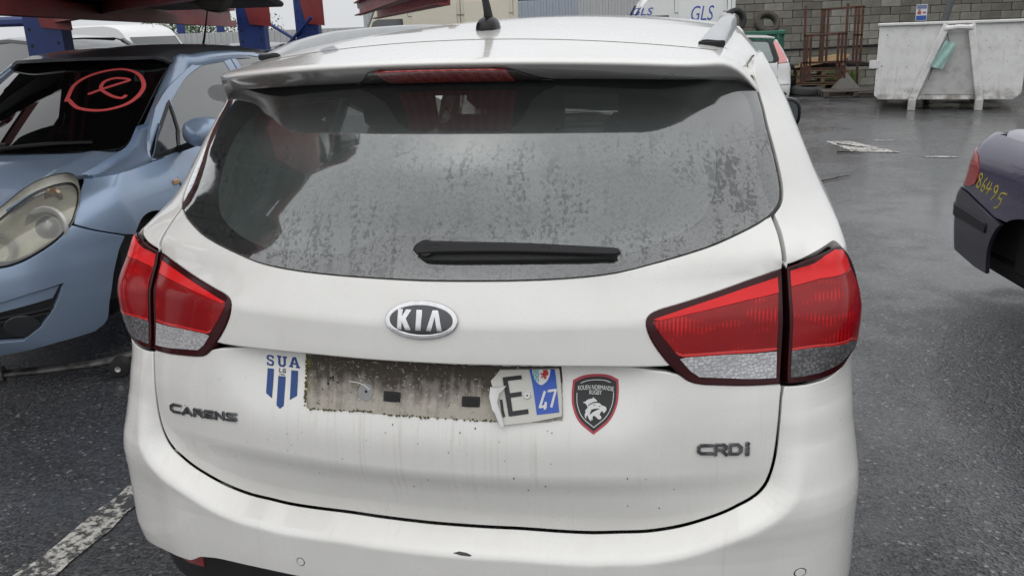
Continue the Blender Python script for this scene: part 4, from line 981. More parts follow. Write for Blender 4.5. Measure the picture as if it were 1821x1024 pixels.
HL=crv([(.30,.645),(.36,.70),(.444,.791),(.483,.858),(.53,.885),(.608,.897),(.673,.889),(.728,.86),(.752,.812),(.743,.748),(.692,.688),(.63,.644),(.571,.616),(.51,.606),(.40,.612)],.02,True)
SLOT=cat(lin([(.15,.425),(.30,.432),(.493,.449),(.589,.471),(.702,.491)],.04),crv([(.702,.491),(.678,.425),(.645,.361),(.60,.30)],.03),lin([(.60,.30),(.52,.245),(.40,.25),(.15,.28)],.04))
def fm(p,sg): return ccw(np.array(p,float)*[sg,1])
bo=cat(lin([(0,.16),(.391,.175),(.624,.203),(.77,.211)],.05),crv([(.77,.211),(.821,.25),(.839,.35),(.867,.474),(.904,.581),(.944,.634)],.03),lin([(.944,.634),(.929,.641),(.826,.695),(.748,.737)],.03),crv([(.748,.737),(.696,.681),(.63,.636),(.571,.608),(.51,.598),(.40,.604),(.29,.635)],.03),crv([(.29,.635),(.15,.66),(0,.665)],.03))
pan('bumper',cfront,symm(bo),BLUE,sp=.035,holes=[fm(SLOT,1),fm(SLOT,-1),ccw(symm(lin([(0,.46),(.24,.46),(.26,.58),(0,.60)],.05)))])
GRILL=P('grille_plastic',(.020,.021,.022),.5,var=.3)
for sg in (-1,1):
    b_=pan('fog_lamp_panel',lambda s,z: cfront(s,z)-np.array([0,.03,0]),fm(inset(SLOT,-.01),sg),GRILL,sp=.05)
    # painted upper part of the slot and the round blanking cover
    pan('trim',cfront,fm(lin([(.15,.418),(.30,.425),(.495,.441),(.589,.462),(.690,.480),(.66,.425),(.48,.398),(.15,.385)],.03,True),sg),BLUE,sp=.04,parent=b_,off=-.012,depth=.03)
    for k in range(2):
        zz=.372-.020*k; a=Acc(); q=[cfront(sg*s_,zz+.05*(s_-.45)) for s_ in np.linspace(.30,.655-.02*k,9)]; a.tube(np.array(q)+np.array([0,-.016,0]),.007,6); cb(a,'slat',GRILL,b_)
    tq=np.linspace(0,2*np.pi,28,endpoint=False); pan('fog_cover',cfront,fm(np.c_[.535+.062*np.cos(tq),.316+.052*np.sin(tq)],sg),P('fog_cover',(.030,.032,.036),.25,coat=.5),sp=None,parent=b_,off=-.004,depth=.03,edge=.006,drop=.006)
    # headlamp: bowl, chrome rings, projector, yellowed cover
    a=Acc(); a.skin(lambda s,z: cfront(s,z)-np.array([0,.065,0])+np.array([-.02*sg,0,0]),fm(inset(HL,.012),sg),sp=.03,edge=.012,drop=-.05,depth=-.055,sgn=-1)
    hd=cb(a,'headlamp',P('lamp_bowl',(.78,.75,.64),.40,.15,var=.35,vs=18))
    cpt=cfront(sg*.625,.735); nn=nrm(np.cross(cfront(sg*.625,.74)-cfront(sg*.625,.73),cfront(sg*.63,.735)-cfront(sg*.62,.735))*1.0)
    nn=nn if nn[1]>0 else -nn; dirv=nrm(nn*.35+np.array([0,1.,0])); zax=Vector(dirv); Rq=np.array(zax.to_track_quat('Z','Y').to_matrix())
    a=Acc(); a.lathe([(.098,-.01),(.092,.008),(.075,-.004),(.062,-.020),(.050,-.022)],32,'z',cpt-np.array([0,.055,0]),R=Rq); cb(a,'reflector_ring',P('silver_reflector',(.72,.71,.68),.35,.35),hd)
    a=Acc(); a.lathe([(.052,-.02),(.046,.0),(.034,.014),(.018,.020),(.0,.022)],28,'z',cpt-np.array([0,.050,0]),R=Rq); cb(a,'projector',P('projector_glass',(.30,.31,.30),.06,.4,coat=1.),hd,ang=60)
    c2=cfront(sg*.585,.845); a=Acc(); a.lathe([(.045,-.01),(.036,.0),(.02,-.012),(.0,-.02)],20,'z',c2-np.array([0,.05,0]),R=Rq); cb(a,'indicator_bulb',P('amber_silver',(.42,.30,.20),.25,.6),hd)
    c3=cfront(sg*.47,.665); a=Acc(); a.lathe([(.075,-.01),(.066,.006),(.04,-.015),(.0,-.03)],24,'z',c3-np.array([0,.06,0]),R=Rq); cb(a,'high_beam',P('silver_reflector',(.72,.71,.68),.35,.35),hd)
    tl_=thin_glass('headlamp_cover',(.96,.94,.87),film=.18,refl=1.0) if 'headlamp_cover' not in bpy.data.materials else bpy.data.materials['headlamp_cover']
    a=Acc(); a.skin(cfront,fm(inset(HL,.004),sg),sp=.03,edge=.003,drop=.003,depth=.012,sgn=-1); cb(a,'cover',tl_,hd)
    a=Acc(); a.skin(cfront,fm(inset(HL,-.001),sg),[fm(inset(HL,.0035),sg)],sp=None,edge=.0006,depth=.01,off=.0006,sgn=-1); cb(a,'gasket',BLACK,hd)
    # wing
    WN=cat(lin([(.756,.742),(.83,.702),(.945,.645)],.03),np.array([(1.20-.33*math.cos(t),.34+.365*math.sin(t)) for t in np.radians(np.linspace(52,128,14))]),lin([(1.52,.50),(1.54,.55),(1.575,.80),(1.60,.925),(1.45,.925),(1.2,.922),(1.0,.916),(.80,.912),(.70,.910)],.05),crv([(.70,.912),(.735,.866),(.760,.815),(.756,.742)],.02))
    pan('front_wing',cfront,fm(WN,sg),BLUE,sp=.035)
    # upper wing between bonnet and flank
    AE=[tuple(chood(x_,-u_)) for u_,x_ in ((.58,.545),(.66,.576),(.72,.592),(.82,.597),(.92,.592),(1.0,.585),(1.06,.580))]+[tuple(cws(.592,t_)+np.array([0,-.01,-.006])) for t_ in (-.02,.10,.22)]
    AE=np.array(AE); AT=np.r_[0,np.cumsum(np.linalg.norm(np.diff(AE,axis=0),axis=1))]; AT/=AT[-1]
    BE=np.array([tuple(cfront(.70,.906)*[1,1,1]),tuple(cfront(.80,.908)),tuple(cfront(.95,.912)),tuple(cfront(1.10,.918)),tuple(cside(-1.0,.925)),tuple(cside(-1.08,.955)),tuple(cside(-1.20,1.03)),tuple(cside(-1.30,1.09))]); BT=np.r_[0,np.cumsum(np.linalg.norm(np.diff(BE,axis=0),axis=1))]; BT/=BT[-1]
    def upw(u,v,sg=sg,AE=AE,AT=AT,BE=BE,BT=BT):
        u=np.clip(np.asarray(u,float),0,1); ip=lambda T,E_: np.stack([sum(np.interp(u+o,T,E_[:,k]) for o in (-.06,-.03,0,.03,.06))/5 for k in range(3)],-1)
        A_=ip(AT,AE);B_=ip(BT,BE); v=np.asarray(v,float)[...,None]; m=.5*(A_+B_)+np.array([.022,0,.020]); Q=A_*(1-v)**2+2*m*v*(1-v)+B_*v*v; Q[...,0]*=sg; return Q
    a=Acc(); a.skin(upw,ccw(lin([(.03,.0),(.97,.0),(.97,1.02),(.03,1.02)],.05,True)),sp=.05,sgn=(1 if sg>0 else -1)*-1,edge=.002,depth=.02); cb(a,'wing_top',BLUE)
    # front door, rear door, pillars, windows
    cs=(lambda sg: (lambda y,z: cside(y,z)*np.array([sg,1,1])))(sg)
    pan('door',cs,lin([(-1.15,.930),(-2.50,.975),(-2.50,.30),(-1.36,.28),(-1.27,.50),(-1.17,.80)],.08,True),BLUE,sp=.08,sgn=sg)
    pan('door',cs,lin([(-2.515,.975),(-3.25,1.03),(-3.30,.80),(-2.95,.45),(-2.60,.28),(-2.515,.28)],.08,True),BLUE,sp=.08,sgn=sg)
    pan('rear_wing',cs,lin([(-3.265,1.03),(-3.95,1.05),(-3.95,.35),(-3.45,.45),(-3.32,.75)],.08,True),BLUE,sp=.08,sgn=sg)
    pan('sill',cs,lin([(-1.6,.27),(-2.7,.27),(-2.7,.18),(-1.6,.18)],.08,True),BLUE,sp=.08,sgn=sg)
    TRI=lin([(-1.05,.945),(-1.485,1.185),(-1.435,1.04),(-1.345,.955)],.03,True)
    FDW=cat(lin([(-1.385,.957),(-1.455,1.05),(-1.512,1.190)],.04),crv([(-1.512,1.190),(-1.804,1.299),(-2.157,1.372),(-2.42,1.392)],.04),lin([(-2.42,1.392),(-2.43,1.28),(-2.40,.99)],.05))
    pan('side_window',cs,TRI,CGLASS,sp=None,sgn=sg,off=-.004,depth=.004)
    pan('side_window',cs,FDW,FOGGY,sp=.08,sgn=sg,off=-.004,depth=.004)
    pan('side_window',cs,lin([(-2.60,1.00),(-2.62,1.392),(-2.85,1.395),(-3.05,1.372),(-3.28,1.25),(-3.30,1.06)],.06,True),DGLASS,sp=.08,sgn=sg,off=-.004,depth=.004)
    fr=cat(lin([(-1.03,.935),(-1.18,1.075),(-1.33,1.175)],.05),crv([(-1.33,1.175),(-1.585,1.272),(-2.096,1.395),(-2.53,1.432)],.05),lin([(-2.53,1.432),(-2.515,.975)],.06),lin([(-2.515,.975),(-1.03,.927)],.06))
    pan('door_frame',cs,fr,BLUE,sp=.06,holes=[inset(ccw(np.array(FDW)),-.003),inset(ccw(np.array(TRI)),-.004)],sgn=sg,off=.001)
    pan('window_trim',cs,inset(ccw(np.array(TRI)),-.016),BLACK,sp=None,holes=[inset(ccw(np.array(TRI)),.004)],sgn=sg,off=.003,depth=.006)
    fr2=lin([(-2.535,.98),(-2.55,1.432),(-2.98,1.412),(-3.30,1.29),(-3.42,1.05)],.06,True)
    pan('door_frame',cs,fr2,BLUE,sp=.06,holes=[inset(ccw(lin([(-2.60,1.00),(-2.62,1.392),(-2.85,1.395),(-3.05,1.372),(-3.28,1.25),(-3.30,1.06)],.06,True)),-.003)],sgn=sg,off=.001)
    # cant rail and windscreen pillar
    q=[cws(sg*-.0+sg*.655,t) for t in (-.10,.25,.5,.75,1.0,1.1)]; q=[np.array(v)+np.array([-.006*sg,-.03,-.020]) for v in q]
    q+= [np.array([sg*np.interp(-y,[1.9,2.3,3.3],[.535,.535,.50]),y,float(croof(.55,y)[2])-.016]) for y in (-2.05,-2.3,-2.7,-3.1,-3.4)]
    a=Acc(); a.tube(crv(q,.05),np.interp(np.linspace(0,1,len(crv(q,.05))),[0,.2,.5,1],[.066,.058,.050,.042]),10,sq=1.0); cb(a,'roof_pillar',BLUE,ang=70)
    # door mirror
    ma=np.array([sg*.925,-1.33,1.035]); a=Acc(); rows=[]
    for dy,rx,rz in [(-.070,.100,.062),(-.06,.112,.076),(-.02,.118,.082),(.03,.108,.074),(.065,.075,.052),(.085,.035,.025),(.09,.002,.002)]:
        t_=np.linspace(0,2*np.pi,25); rows.append(np.stack([ma[0]+rx*np.sign(np.cos(t_))*np.abs(np.cos(t_))**.75,ma[1]+dy+0*t_,ma[2]+rz*np.sign(np.sin(t_))*np.abs(np.sin(t_))**.8],-1))
    a.grid(np.array(rows),flip=True); dm=cb(a,'door_mirror',BLUE,ang=70)
    a=Acc(); a.cbox((sg*.83,-1.33,.965),(.16,.07,.035),.012,rotm('Y',-sg*.3)); cb(a,'mirror_foot',BLACK,dm)
    a=Acc(); a.ext(ccw(np.c_[.1*np.cos(np.linspace(0,2*np.pi,20,endpoint=False)),.062*np.sin(np.linspace(0,2*np.pi,20,endpoint=False))]),.003,c=ma+np.array([0,-.074,0])); cb(a,'mirror_glass',MATS['mirror'],dm)
    a=Acc(); p_=cs(-1.123,.802); a.cbox(p_+np.array([sg*.006,0,0]),(.016,.055,.028),.006); cb(a,'side_indicator',P('amber',(.62,.34,.14),.25,coat=1.))
    # dark wheel housing
    a=Acc(); a.cbox((sg*.56,-.88,.52),(.42,.70,.60),.1); cb(a,'wheel_housing',BLACKM)
    if sg>0:
        a=Acc(); a.lathe([(.18,-.09),(.285,-.095),(.305,-.07),(.31,0),(.305,.07),(.285,.095),(.18,.09)],32,'x',(sg*.76,-.88,.30)); cb(a,'wheel',RUBBER)
    a=Acc(); a.lathe([(.18,-.09),(.285,-.095),(.305,-.07),(.31,0),(.305,.07),(.285,.095),(.18,.09)],32,'x',(sg*.74,-3.35,.29)); cb(a,'wheel',RUBBER)
# hub and disc hanging in the empty arch
RUST=P('rust',(.12,.055,.030),.8,.2,col2=(.05,.032,.025),vs=25)
a=Acc(); a.lathe([(0,-.012),(.12,-.012),(.125,0),(.12,.010),(.07,.012),(.06,.04),(.03,.045),(0,.045)],28,'x',(-.735,-.88,.33)); hub=cb(a,'brake_disc',RUST)
a=Acc(); a.tube([(-.66,-.88,.34),(-.60,-.90,.55),(-.57,-.93,.75)],[.035,.04,.05],10); cb(a,'strut',P('dirty_iron',(.05,.045,.04),.7,.4,var=.5,vs=12))
# bonnet, windscreen, roof, tailgate
hb=symm(cat(crv([(0,-.075),(.18,-.085),(.26,-.115),(.34,-.20),(.41,-.30),(.468,-.41),(.548,-.61),(.583,-.70),(.588,-.82),(.578,-.95),(.545,-1.10),(.50,-1.24)],.04),crv([(.50,-1.24),(.3,-1.22),(0,-1.18)],.05)))
pan('bonnet',chood,hb,BLUE,sp=.035,sgn=1,edge=.003,depth=.025)
a=Acc(); a.cbox((0,-1.20,.90),(1.24,.30,.10),.02); cb(a,'scuttle',BLACKM)
WS=symm(cat(lin([(0,-.03),(.52,-.03)],.06),crv([(.52,-.03),(.570,.02),(.588,.275),(.600,.731),(.618,1.10)],.06),lin([(.618,1.10),(0,1.10)],.06)))
a=Acc(); a.skin(cws,inset(WS,.002),sp=.07,sgn=-1,edge=.001,depth=.004); wsg=cb(a,'windscreen',thin_glass('windscreen_glass',(.09,.10,.098),film=.006,refl=.7))
a=Acc(); WSI=symm(cat(lin([(0,.07),(.49,.07)],.06),crv([(.49,.07),(.53,.14),(.545,.3),(.560,.731),(.572,1.00),(.55,1.03)],.06),lin([(.55,1.03),(0,1.04)],.06)))
a.skin(cws,WS,[WSI],sp=None,sgn=-1,edge=.0003,depth=.0008,off=-.006); cb(a,'printed_border',FRIT,wsg)
# red marker on the windscreen: a ring and a loose figure two
RED=P('red_marker',(.72,.10,.10),.5)
ring=[(.127,.522),(.106,.727),(.187,.856),(.332,.919),(.453,.863),(.523,.713),(.52,.567),(.47,.458),(.365,.402),(.232,.433),(.136,.534)]
two=[(.240,.600),(.300,.66),(.407,.752),(.425,.775),(.407,.790),(.333,.797),(.280,.748),(.290,.660),(.345,.600),(.395,.560),(.440,.545),(.452,.575)]
def mk(pts,w): return [ccw(q*[-1,1]) for q in stroke(crv(pts,.025),w)]
a=Acc(); a.skin(cws,mk(ring,.024),sp=None,sgn=-1,edge=.0005,depth=.001,off=.003); rg_=cb(a,'red_ring',RED,wsg)
a=Acc(); a.skin(cws,mk(two,.022),sp=None,sgn=-1,edge=.0005,depth=.001,off=.003); cb(a,'red_figure',RED,wsg)
# wipers
for x0,x1 in ((.10,-.42),(.55,.02)):
    q=[cws(x0+(x1-x0)*t,-.015+.085*math.sin(t*2.2)*.5+.02*t) for t in np.linspace(0,1,8)]; a=Acc(); a.tube(np.array(q)+np.array([0,.012,.012]),.011,6); cb(a,'wiper',BLACK)
ro=symm(cat(crv([(0,-1.68),(.30,-1.72),(.535,-1.84)],.06),lin([(.535,-1.84),(.575,-2.2),(.57,-3.0),(.52,-3.45),(0,-3.52)],.08)))
pan('roof',croof,ro,DROOF,sp=.07,sgn=1)
a=Acc(); a.tube([(-.0,-3.28,1.43),(-.01,-3.33,1.52),(-.02,-3.45,1.78)],[.012,.008,.004],6); cb(a,'antenna',BLACK)
def cback(s,z): s=np.asarray(s,float);z=np.asarray(z,float); return np.stack([s*(1-.14*np.clip((z-.95)/.5,0,1)),-(3.98-.30*s*s-.28*s**6-np.interp(z,[.3,.9,1.0,1.45],[0,.05,.1,.48])),z],-1)
pan('tailgate',cback,symm(lin([(0,.30),(.80,.30),(.80,1.0),(.62,1.42),(0,1.44)],.1)),BLUE,sp=.1,sgn=1)
# cabin
a=Acc(); a.cbox((0,-2.2,.35),(1.4,2.2,.06),.02); cb(a,'cabin_floor',BLACKM)
a=Acc(); a.cbox((0,-1.50,.90),(1.30,.50,.20),.05); cb(a,'dashboard',PLA)
for sx in (-.36,.36):
    R=rotm('X',math.radians(-14)); a=Acc(); a.cbox((sx,-2.25,.55),(.48,.5,.16),.05); a.cbox(np.array([sx,-2.52,.58])+R@np.array([0,0,.32]),(.48,.13,.64),.05,R); st=cb(a,'seat',FAB,ang=60)
    a=Acc(); a.cbox(np.array([sx,-2.52,.58])+R@np.array([0,0,.76]),(.26,.10,.18),.04,R); cb(a,'headrest',FAB,st,ang=60)
a=Acc(); t_=np.linspace(0,2*np.pi,28); R=rotm('X',math.radians(24)); q=np.stack([.185*np.cos(t_),0*t_,.185*np.sin(t_)],-1)@R.T+np.array([-.36,-1.86,1.0]); a.tube(q,.016,8,cap=False); cb(a,'steering_wheel',PLA)
a=Acc(); a.cbox((0,-3.15,.80),(1.2,.16,.62),.05,rotm('X',-.25)); cb(a,'rear_seat',FAB)
# ---- dark saloon: local frame, tail at y=0, nose towards +y; s>0 is its right flank
MWZ=[.15,.25,.40,.55,.70,.80,.88,.93,.97,1.0]
MW_=[.835,.855,.868,.872,.868,.858,.838,.80,.745,.68]
def mrear(s,z):
    s=np.asarray(s,float);z=np.asarray(z,float);q=np.abs(s)
    W=sum(np.interp(z+o,MWZ,MW_) for o in (-.02,0,.02))/3;xc=np.minimum(.60,W-.1);LC_=.30
    th=np.clip((q-xc)/LC_,0,1)*np.pi/2
    x=np.where(q<xc,q,xc+(W-xc)*np.sin(th))
    y0=sum(np.interp(z+o,[.15,.25,.50,.60,.64,.70,.90,1.0],[.10,.03,.0,.0,.03,.07,.10,.16]) for o in (-.01,0,.01))/3
    y=y0+.16*x*x+.15*(1-np.cos(th))
    return np.stack([np.sign(s)*x,y+np.maximum(q-xc-LC_,0),z+0*x],-1)
MPOSE=(2.7755,4.1015,188.856,-.062)
merc=thing('dark_saloon','dark navy saloon at the right edge with a yellow number on its rear flank','car',(MPOSE[0],MPOSE[1],MPOSE[3]),math.radians(MPOSE[2]))
def navy():
    t=NT('navy_paint'); n=t.noise(5,4,.6); c=t.mix(t.noise(3,4),(.026,.020,.060),(.046,.036,.100)); c=t.mix(t.rng(t.noise(240,2),.62,.74,0,.5),c,(.09,.09,.10))
    t.set(Base_Color=c,Roughness=t.rng(n,.3,.7,.16,.30),Coat_Weight=.8,Coat_Roughness=.06); return t.m
NAVY=navy(); DBUMP=P('navy_plastic',(.032,.030,.048),.34,coat=.4,var=.2)
def mpan(name,out,mat,sp=.04,sg=1,parent=None,fn=mrear,sgn=1,holes=(),ins=.0015,**k):
    kw=dict(edge=.003,drop=.002,depth=.02); kw.update(k); a=Acc(); a.skin(fn,inset(M2(out,sg),ins),[M2(h_,sg) for h_ in holes],sp=sp,sgn=sgn,**kw); return a.build(name,mat,merc if parent is None else parent)
ARCH_M=[(1.66-.375*math.cos(t),.285+.345*math.sin(t)) for t in np.radians(np.linspace(-3,100,18))]
for sg in (-1,1):
    q=cat(lin([(.66,.655),(.80,.655),(.95,.648),(1.06,.628),(1.25,.594),(1.335,.575)],.04),np.array([p for p in ARCH_M if p[1]>.56 and p[1]<.63]),np.array([p for p in ARCH_M if p[1]>=.63]),lin([(1.74,.63),(2.05,.60),(2.1,.80),(2.1,.93)],.06),lin([(2.1,.93),(1.5,.955),(1.0,.962),(.80,.965),(.66,.95)],.05),lin([(.66,.95),(.66,.655)],.06))
    wing=mpan('rear_wing',q,NAVY,sg=sg,sp=.035)
    lam=mpan('tail_lamp',lin([(.70,.675),(.86,.672),(.96,.680),(1.0,.705),(1.008,.745),(.985,.79),(.93,.845),(.86,.87),(.70,.88)],.03,True),P('saloon_lens',(.36,.012,.012),.25,coat=1.,var=.25,vs=30),sg=sg,off=.006,sp=.03)
    mpan('flap_ring',lin([(1.275,.868),(1.285,.910),(1.33,.938),(1.40,.938),(1.47,.91),(1.475,.85),(1.45,.815),(1.38,.80),(1.31,.825)],.02,True),NAVY,sg=sg,parent=wing,off=.0018,sp=.03,edge=.002,drop=.002,depth=.003)
bq=cat(lin([(0,.655),(.60,.652),(.80,.648),(.95,.640),(1.055,.620),(1.245,.586),(1.33,.568)],.04),np.array([p for p in ARCH_M[::-1] if p[1]<.56]),lin([(1.285,.262),(1.135,.262),(.95,.285),(.80,.30),(.5,.28),(0,.27)],.04))
def mbump(s,z): P_=mrear(s,z); n_=np.clip((np.abs(np.asarray(s,float))-.5)/.4,0,1); P_[...,1]-=.03*(1-n_); P_[...,0]+=np.sign(s)*.012*n_; return P_
bm=mpan('bumper',symm(bq),DBUMP,fn=mbump,sp=.03)
for sg in (-1,1): mpan('rub_strip',lin([(.55,.560),(.81,.556),(1.05,.545),(1.285,.526),(1.277,.478),(1.05,.486),(.81,.492),(.55,.495)],.03,True),P('rub_strip',(.014,.014,.017),.5),fn=mbump,sg=sg,parent=bm,off=.008,sp=.03,edge=.004,drop=.004)
mpan('bootlid',symm(lin([(0,.665),(.655,.665),(.655,.945),(0,.97)],.05)),NAVY,sp=.05)
a=Acc()
def mtop(x,y): x=np.asarray(x,float);y=np.asarray(y,float); return np.stack([x,y,.985+.05*np.clip((y-.25)/.9,0,1)-.04*x*x-1.6*np.maximum(np.abs(x)-.60,0)**2],-1)
a.skin(mtop,symm(lin([(0,.17),(.45,.22),(.66,.30),(.76,.48),(.78,1.15),(0,1.05)],.06)),sp=.06,sgn=1,edge=.01,drop=.012,depth=.04); a.build('boot_top',NAVY,merc)
# yellow number
YEL=P('yellow_paint_pen',(.55,.46,.06),.5)
DG={'8':[[(.5,.52),(.15,.7),(.2,.93),(.55,1),(.8,.85),(.75,.65),(.3,.45),(.1,.2),(.35,0),(.75,.05),(.85,.3),(.5,.52)]],'6':[[(.75,1),(.35,.7),(.15,.3),(.3,.02),(.7,.05),(.8,.3),(.5,.45),(.2,.35)]],'4':[[(.35,1),(.1,.45),(.95,.5)],[(.75,.95),(.55,0)]],'9':[[(.8,.75),(.5,.55),(.2,.7),(.3,.95),(.65,1),(.8,.8),(.75,.4),(.45,0)]],'5':[[(1.15,1.0),(.3,.95),(.25,.6),(.7,.62),(.85,.35),(.7,.05),(.3,-.05)]]}
for ch,s0,s1,z0,z1 in (('8',1.015,1.065,.690,.765),('6',1.075,1.125,.678,.752),('4',1.13,1.19,.672,.742),('9',1.205,1.265,.655,.735),('5',1.28,1.345,.625,.712)):
    ps=[]
    for st in DG[ch]: ps+=[ccw(p) for p in stroke([(s0+(s1-s0)*u,z0+(z1-z0)*v) for u,v in crv(st,.12)],.0075)]
    a=Acc(); a.skin(mrear,ps,sp=None,edge=.0004,depth=.001,off=.0022); a.build('number_digit',YEL,wing)
# rest of the car towards the viewer (outside the picture): flank, cabin, roof, bonnet, wheels
a=Acc(); rows=[]
for y,zt,w in ((.30,.93,.80),(1.1,.94,.865),(1.6,.93,.872),(3.1,.92,.872),(3.6,.86,.86),(4.2,.78,.82),(4.65,.66,.70),(4.78,.50,.55)):
    rows.append([(0,y,zt+.03),(w*.8,y,zt+.01),(w*.95,y,zt-.05),(w,y,zt-.22),(w,y,.42),(w*.93,y,.24),(0,y,.22)])
rows=np.array(rows)
a.grid(rows[3:] if False else rows[2:],flip=False); a.grid((rows[2:]*[-1,1,1]),flip=True); a.build('front_body',NAVY,merc,ang=50)
a=Acc(); rows=[]
for y,zr,w in ((1.05,.96,.72),(1.45,1.22,.66),(1.85,1.38,.60),(2.3,1.42,.585),(2.8,1.38,.60),(3.25,1.18,.66),(3.6,.93,.72)):
    zb=.93; rows.append([(0,y,zr),(w*.8,y,zr-.015),(w,y,zr-.05 if zr>1 else zr),((w+.8)/2,y,(zr+zb)/2),(.80,y,zb)])
rows=np.array(rows); a.grid(rows,flip=False); a.grid(rows*[-1,1,1],flip=True); a.build('cabin',P('saloon_glass',(.015,.017,.018),.06,coat=1.),merc,ang=50)
a=Acc(); a.cbox((0,2.3,.27),(1.5,4.2,.12),.03); a.build('underbody',BLACKM,merc)
a=Acc(); a.cbox((0,.62,.50),(1.50,.90,.42),.05); a.build('boot_well',BLACKM,merc)
for sx in (-.74,.74):
    a=Acc(); a.lathe([(.19,-.09),(.30,-.095),(.315,-.07),(.32,0),(.315,.07),(.30,.095),(.19,.09)],32,'x',(sx,3.75,.36)); a.build('wheel',RUBBER,merc)
    a=Acc(); a.cbox((sx*.78,1.10,.46),(.38,.86,.52),.1); a.build('wheel_housing',BLACKM,merc)
a=Acc(); a.lathe([(0,-.01),(.13,-.01),(.135,.004),(.06,.01),(.04,.05),(0,.05)],26,'x',(.80,1.08,.36)); a.build('brake_disc',RUST,merc)
a=Acc(); a.cbox((.55,1.10,.13),(.30,.30,.26),.02); a.build('support_block',P('concrete_block',(.22,.21,.20),.85,var=.3),merc)
# ------------------------------------------------------------------ yard behind
def gz(y): return float(-.0155*min(max(y-2.5,0),40))
# ground follows a slight fall away from the viewer (drainage)
g=bpy.data.objects['ground']; me=g.data; me.clear_geometry()
ys=[-600,-60,-20,2.5,6,10,16,24,32,42.5,60,600]; xs=[-600,-60,-20,0,20,60,600]
V=[(x,y,gz(y)) for y in ys for x in xs]; nx=len(xs); me.from_pydata(V,[],[(j*nx+i,j*nx+i+1,(j+1)*nx+i+1,(j+1)*nx+i) for j in range(len(ys)-1) for i in range(nx-1)]); me.update()
def gmark(poly,label,group=None,rough=.02):
    p=lin(poly,.10,True); rnd=np.random.RandomState(int(abs(p.sum()*100))%9999); p=p+rnd.uniform(-rough,rough,p.shape)
    U,F=tri2([p]); a=Acc(); a.add(np.c_[U,[gz(v)+.005 for v in U[:,1]]],F); o=a.build('road_marking',RPAINT); return tag(o,label,'road marking',group)
gmark([(-1.455,-2.5),(-1.335,-2.5),(-1.33,5.0),(-1.45,5.0)],'worn white parking line running beside the white people carrier',rough=.010)
gmark([(1.15,10.6),(1.78,10.35),(1.70,10.62),(1.30,11.3),(1.10,11.35)],'worn white painted patch just beside the black door mirror')
gmark([(2.10,11.1),(2.42,11.05),(2.85,9.85),(2.30,9.95),(2.20,10.4)],'worn white painted patch between the white car and the white skip, twig lying on it')
gmark([(3.02,9.55),(3.36,9.50),(3.36,9.41),(3.02,9.45)],'short thin white line near the dark saloon')
gmark([(2.72,11.2),(2.98,11.2),(2.98,11.08),(2.72,11.1)],'faint short white dash farther out on the wet yard')
# puddles: a thin sheet of water
WAT=NT('puddle_water'); WAT.set(Base_Color=(.02,.021,.023),Roughness=.03,Specular_IOR_Level=.5); WATER=WAT.m
# light lime stains on the asphalt by the saloon
STN=P('pale_stain',(.20,.20,.205),.5,var=.4,vs=30)
rsn=np.random.RandomState(11)
def blob(x,y,r,ex=1.,n=14,z=.004,mat=STN,name='ground_stain',label=None,cat_='stain',group=None,jag=.35):
    t_=np.linspace(0,2*np.pi,n,endpoint=False); rr=r*rsn.uniform(1-jag,1+jag,n); p=np.c_[x+rr*np.cos(t_)*ex,y+rr*np.sin(t_)]
    U,F=tri2([ccw(p)]); a=Acc(); a.add(np.c_[U,[gz(v)+z for v in U[:,1]]],F); o=a.build(name,mat); return tag(o,label,cat_,group)
# twigs and scraps
TWIG=P('twig',(.035,.028,.022),.8,var=.3)
def twig(p0,p1,r,label):
    p0=np.array(tuple(p0)+(0,),float);p1=np.array(tuple(p1)+(0,),float); q=[p0+(p1-p0)*t+np.array([rsn.normal(0,.01),rsn.normal(0,.01),0]) for t in np.linspace(0,1,7)]
    q=[np.array([v[0],v[1],gz(v[1])+r+.006]) for v in q]; a=Acc(); a.tube(q,np.linspace(r,r*.5,7),6); a.tube([q[3],q[3]+np.array([.06,.05,.02])],[r*.6,r*.3],5); o=a.build('twig',TWIG); return tag(o,label,'twig',None)
twig((2.18,10.75),(2.47,10.35),.008,'dark twig lying across the larger worn white patch'); twig((2.10,9.85),(2.40,9.80),.011,'dark thick stick at the near edge of the larger white patch')
twig((1.62,7.55),(1.98,7.95),.008,'thin dark strip on the asphalt to the right of the white car'); twig((1.44,6.9),(1.55,6.95),.014,'short dark scrap on the asphalt by the door mirror'); twig((1.28,5.3),(1.36,5.33),.012,'tiny dark scrap close to the white car flank')
# ------------------------------------------------------------------ concrete block wall
WX0,WY0,WSL=.75,23.6,.10
wdir=nrm(np.array([1,WSL,0.])); wang=math.atan2(WSL,1)
def wallm(name,c,c2):
    return P(name,c,.9,col2=c2,vs=3.2,th=(.35,.7),bump=.35,bs=45)
WM=[wallm('block_a',(.210,.200,.170),(.140,.132,.108)),wallm('block_b',(.245,.235,.205),(.165,.156,.130)),wallm('block_c',(.165,.156,.130),(.105,.098,.080)),wallm('block_d',(.30,.29,.255),(.20,.19,.165))]
wall=thing('block_wall','grey concrete block wall behind the white skip and rusty frames','wall',(WX0,WY0,gz(24)),wang)
a=Acc(); a.cbox((4.6,.16,1.45),(9.3,.16,2.9),.01); a.build('mortar_backing',P('mortar',(.085,.08,.07),.95,var=.3),wall)
bmesh_=[]
for m in WM:
    a=Acc(); a.cbox((0,0,0),(.488,.20,.190),.008); o=a.build('block',m,wall); bmesh_.append(o.data); bpy.data.objects.remove(o)
rw_=np.random.RandomState(5)
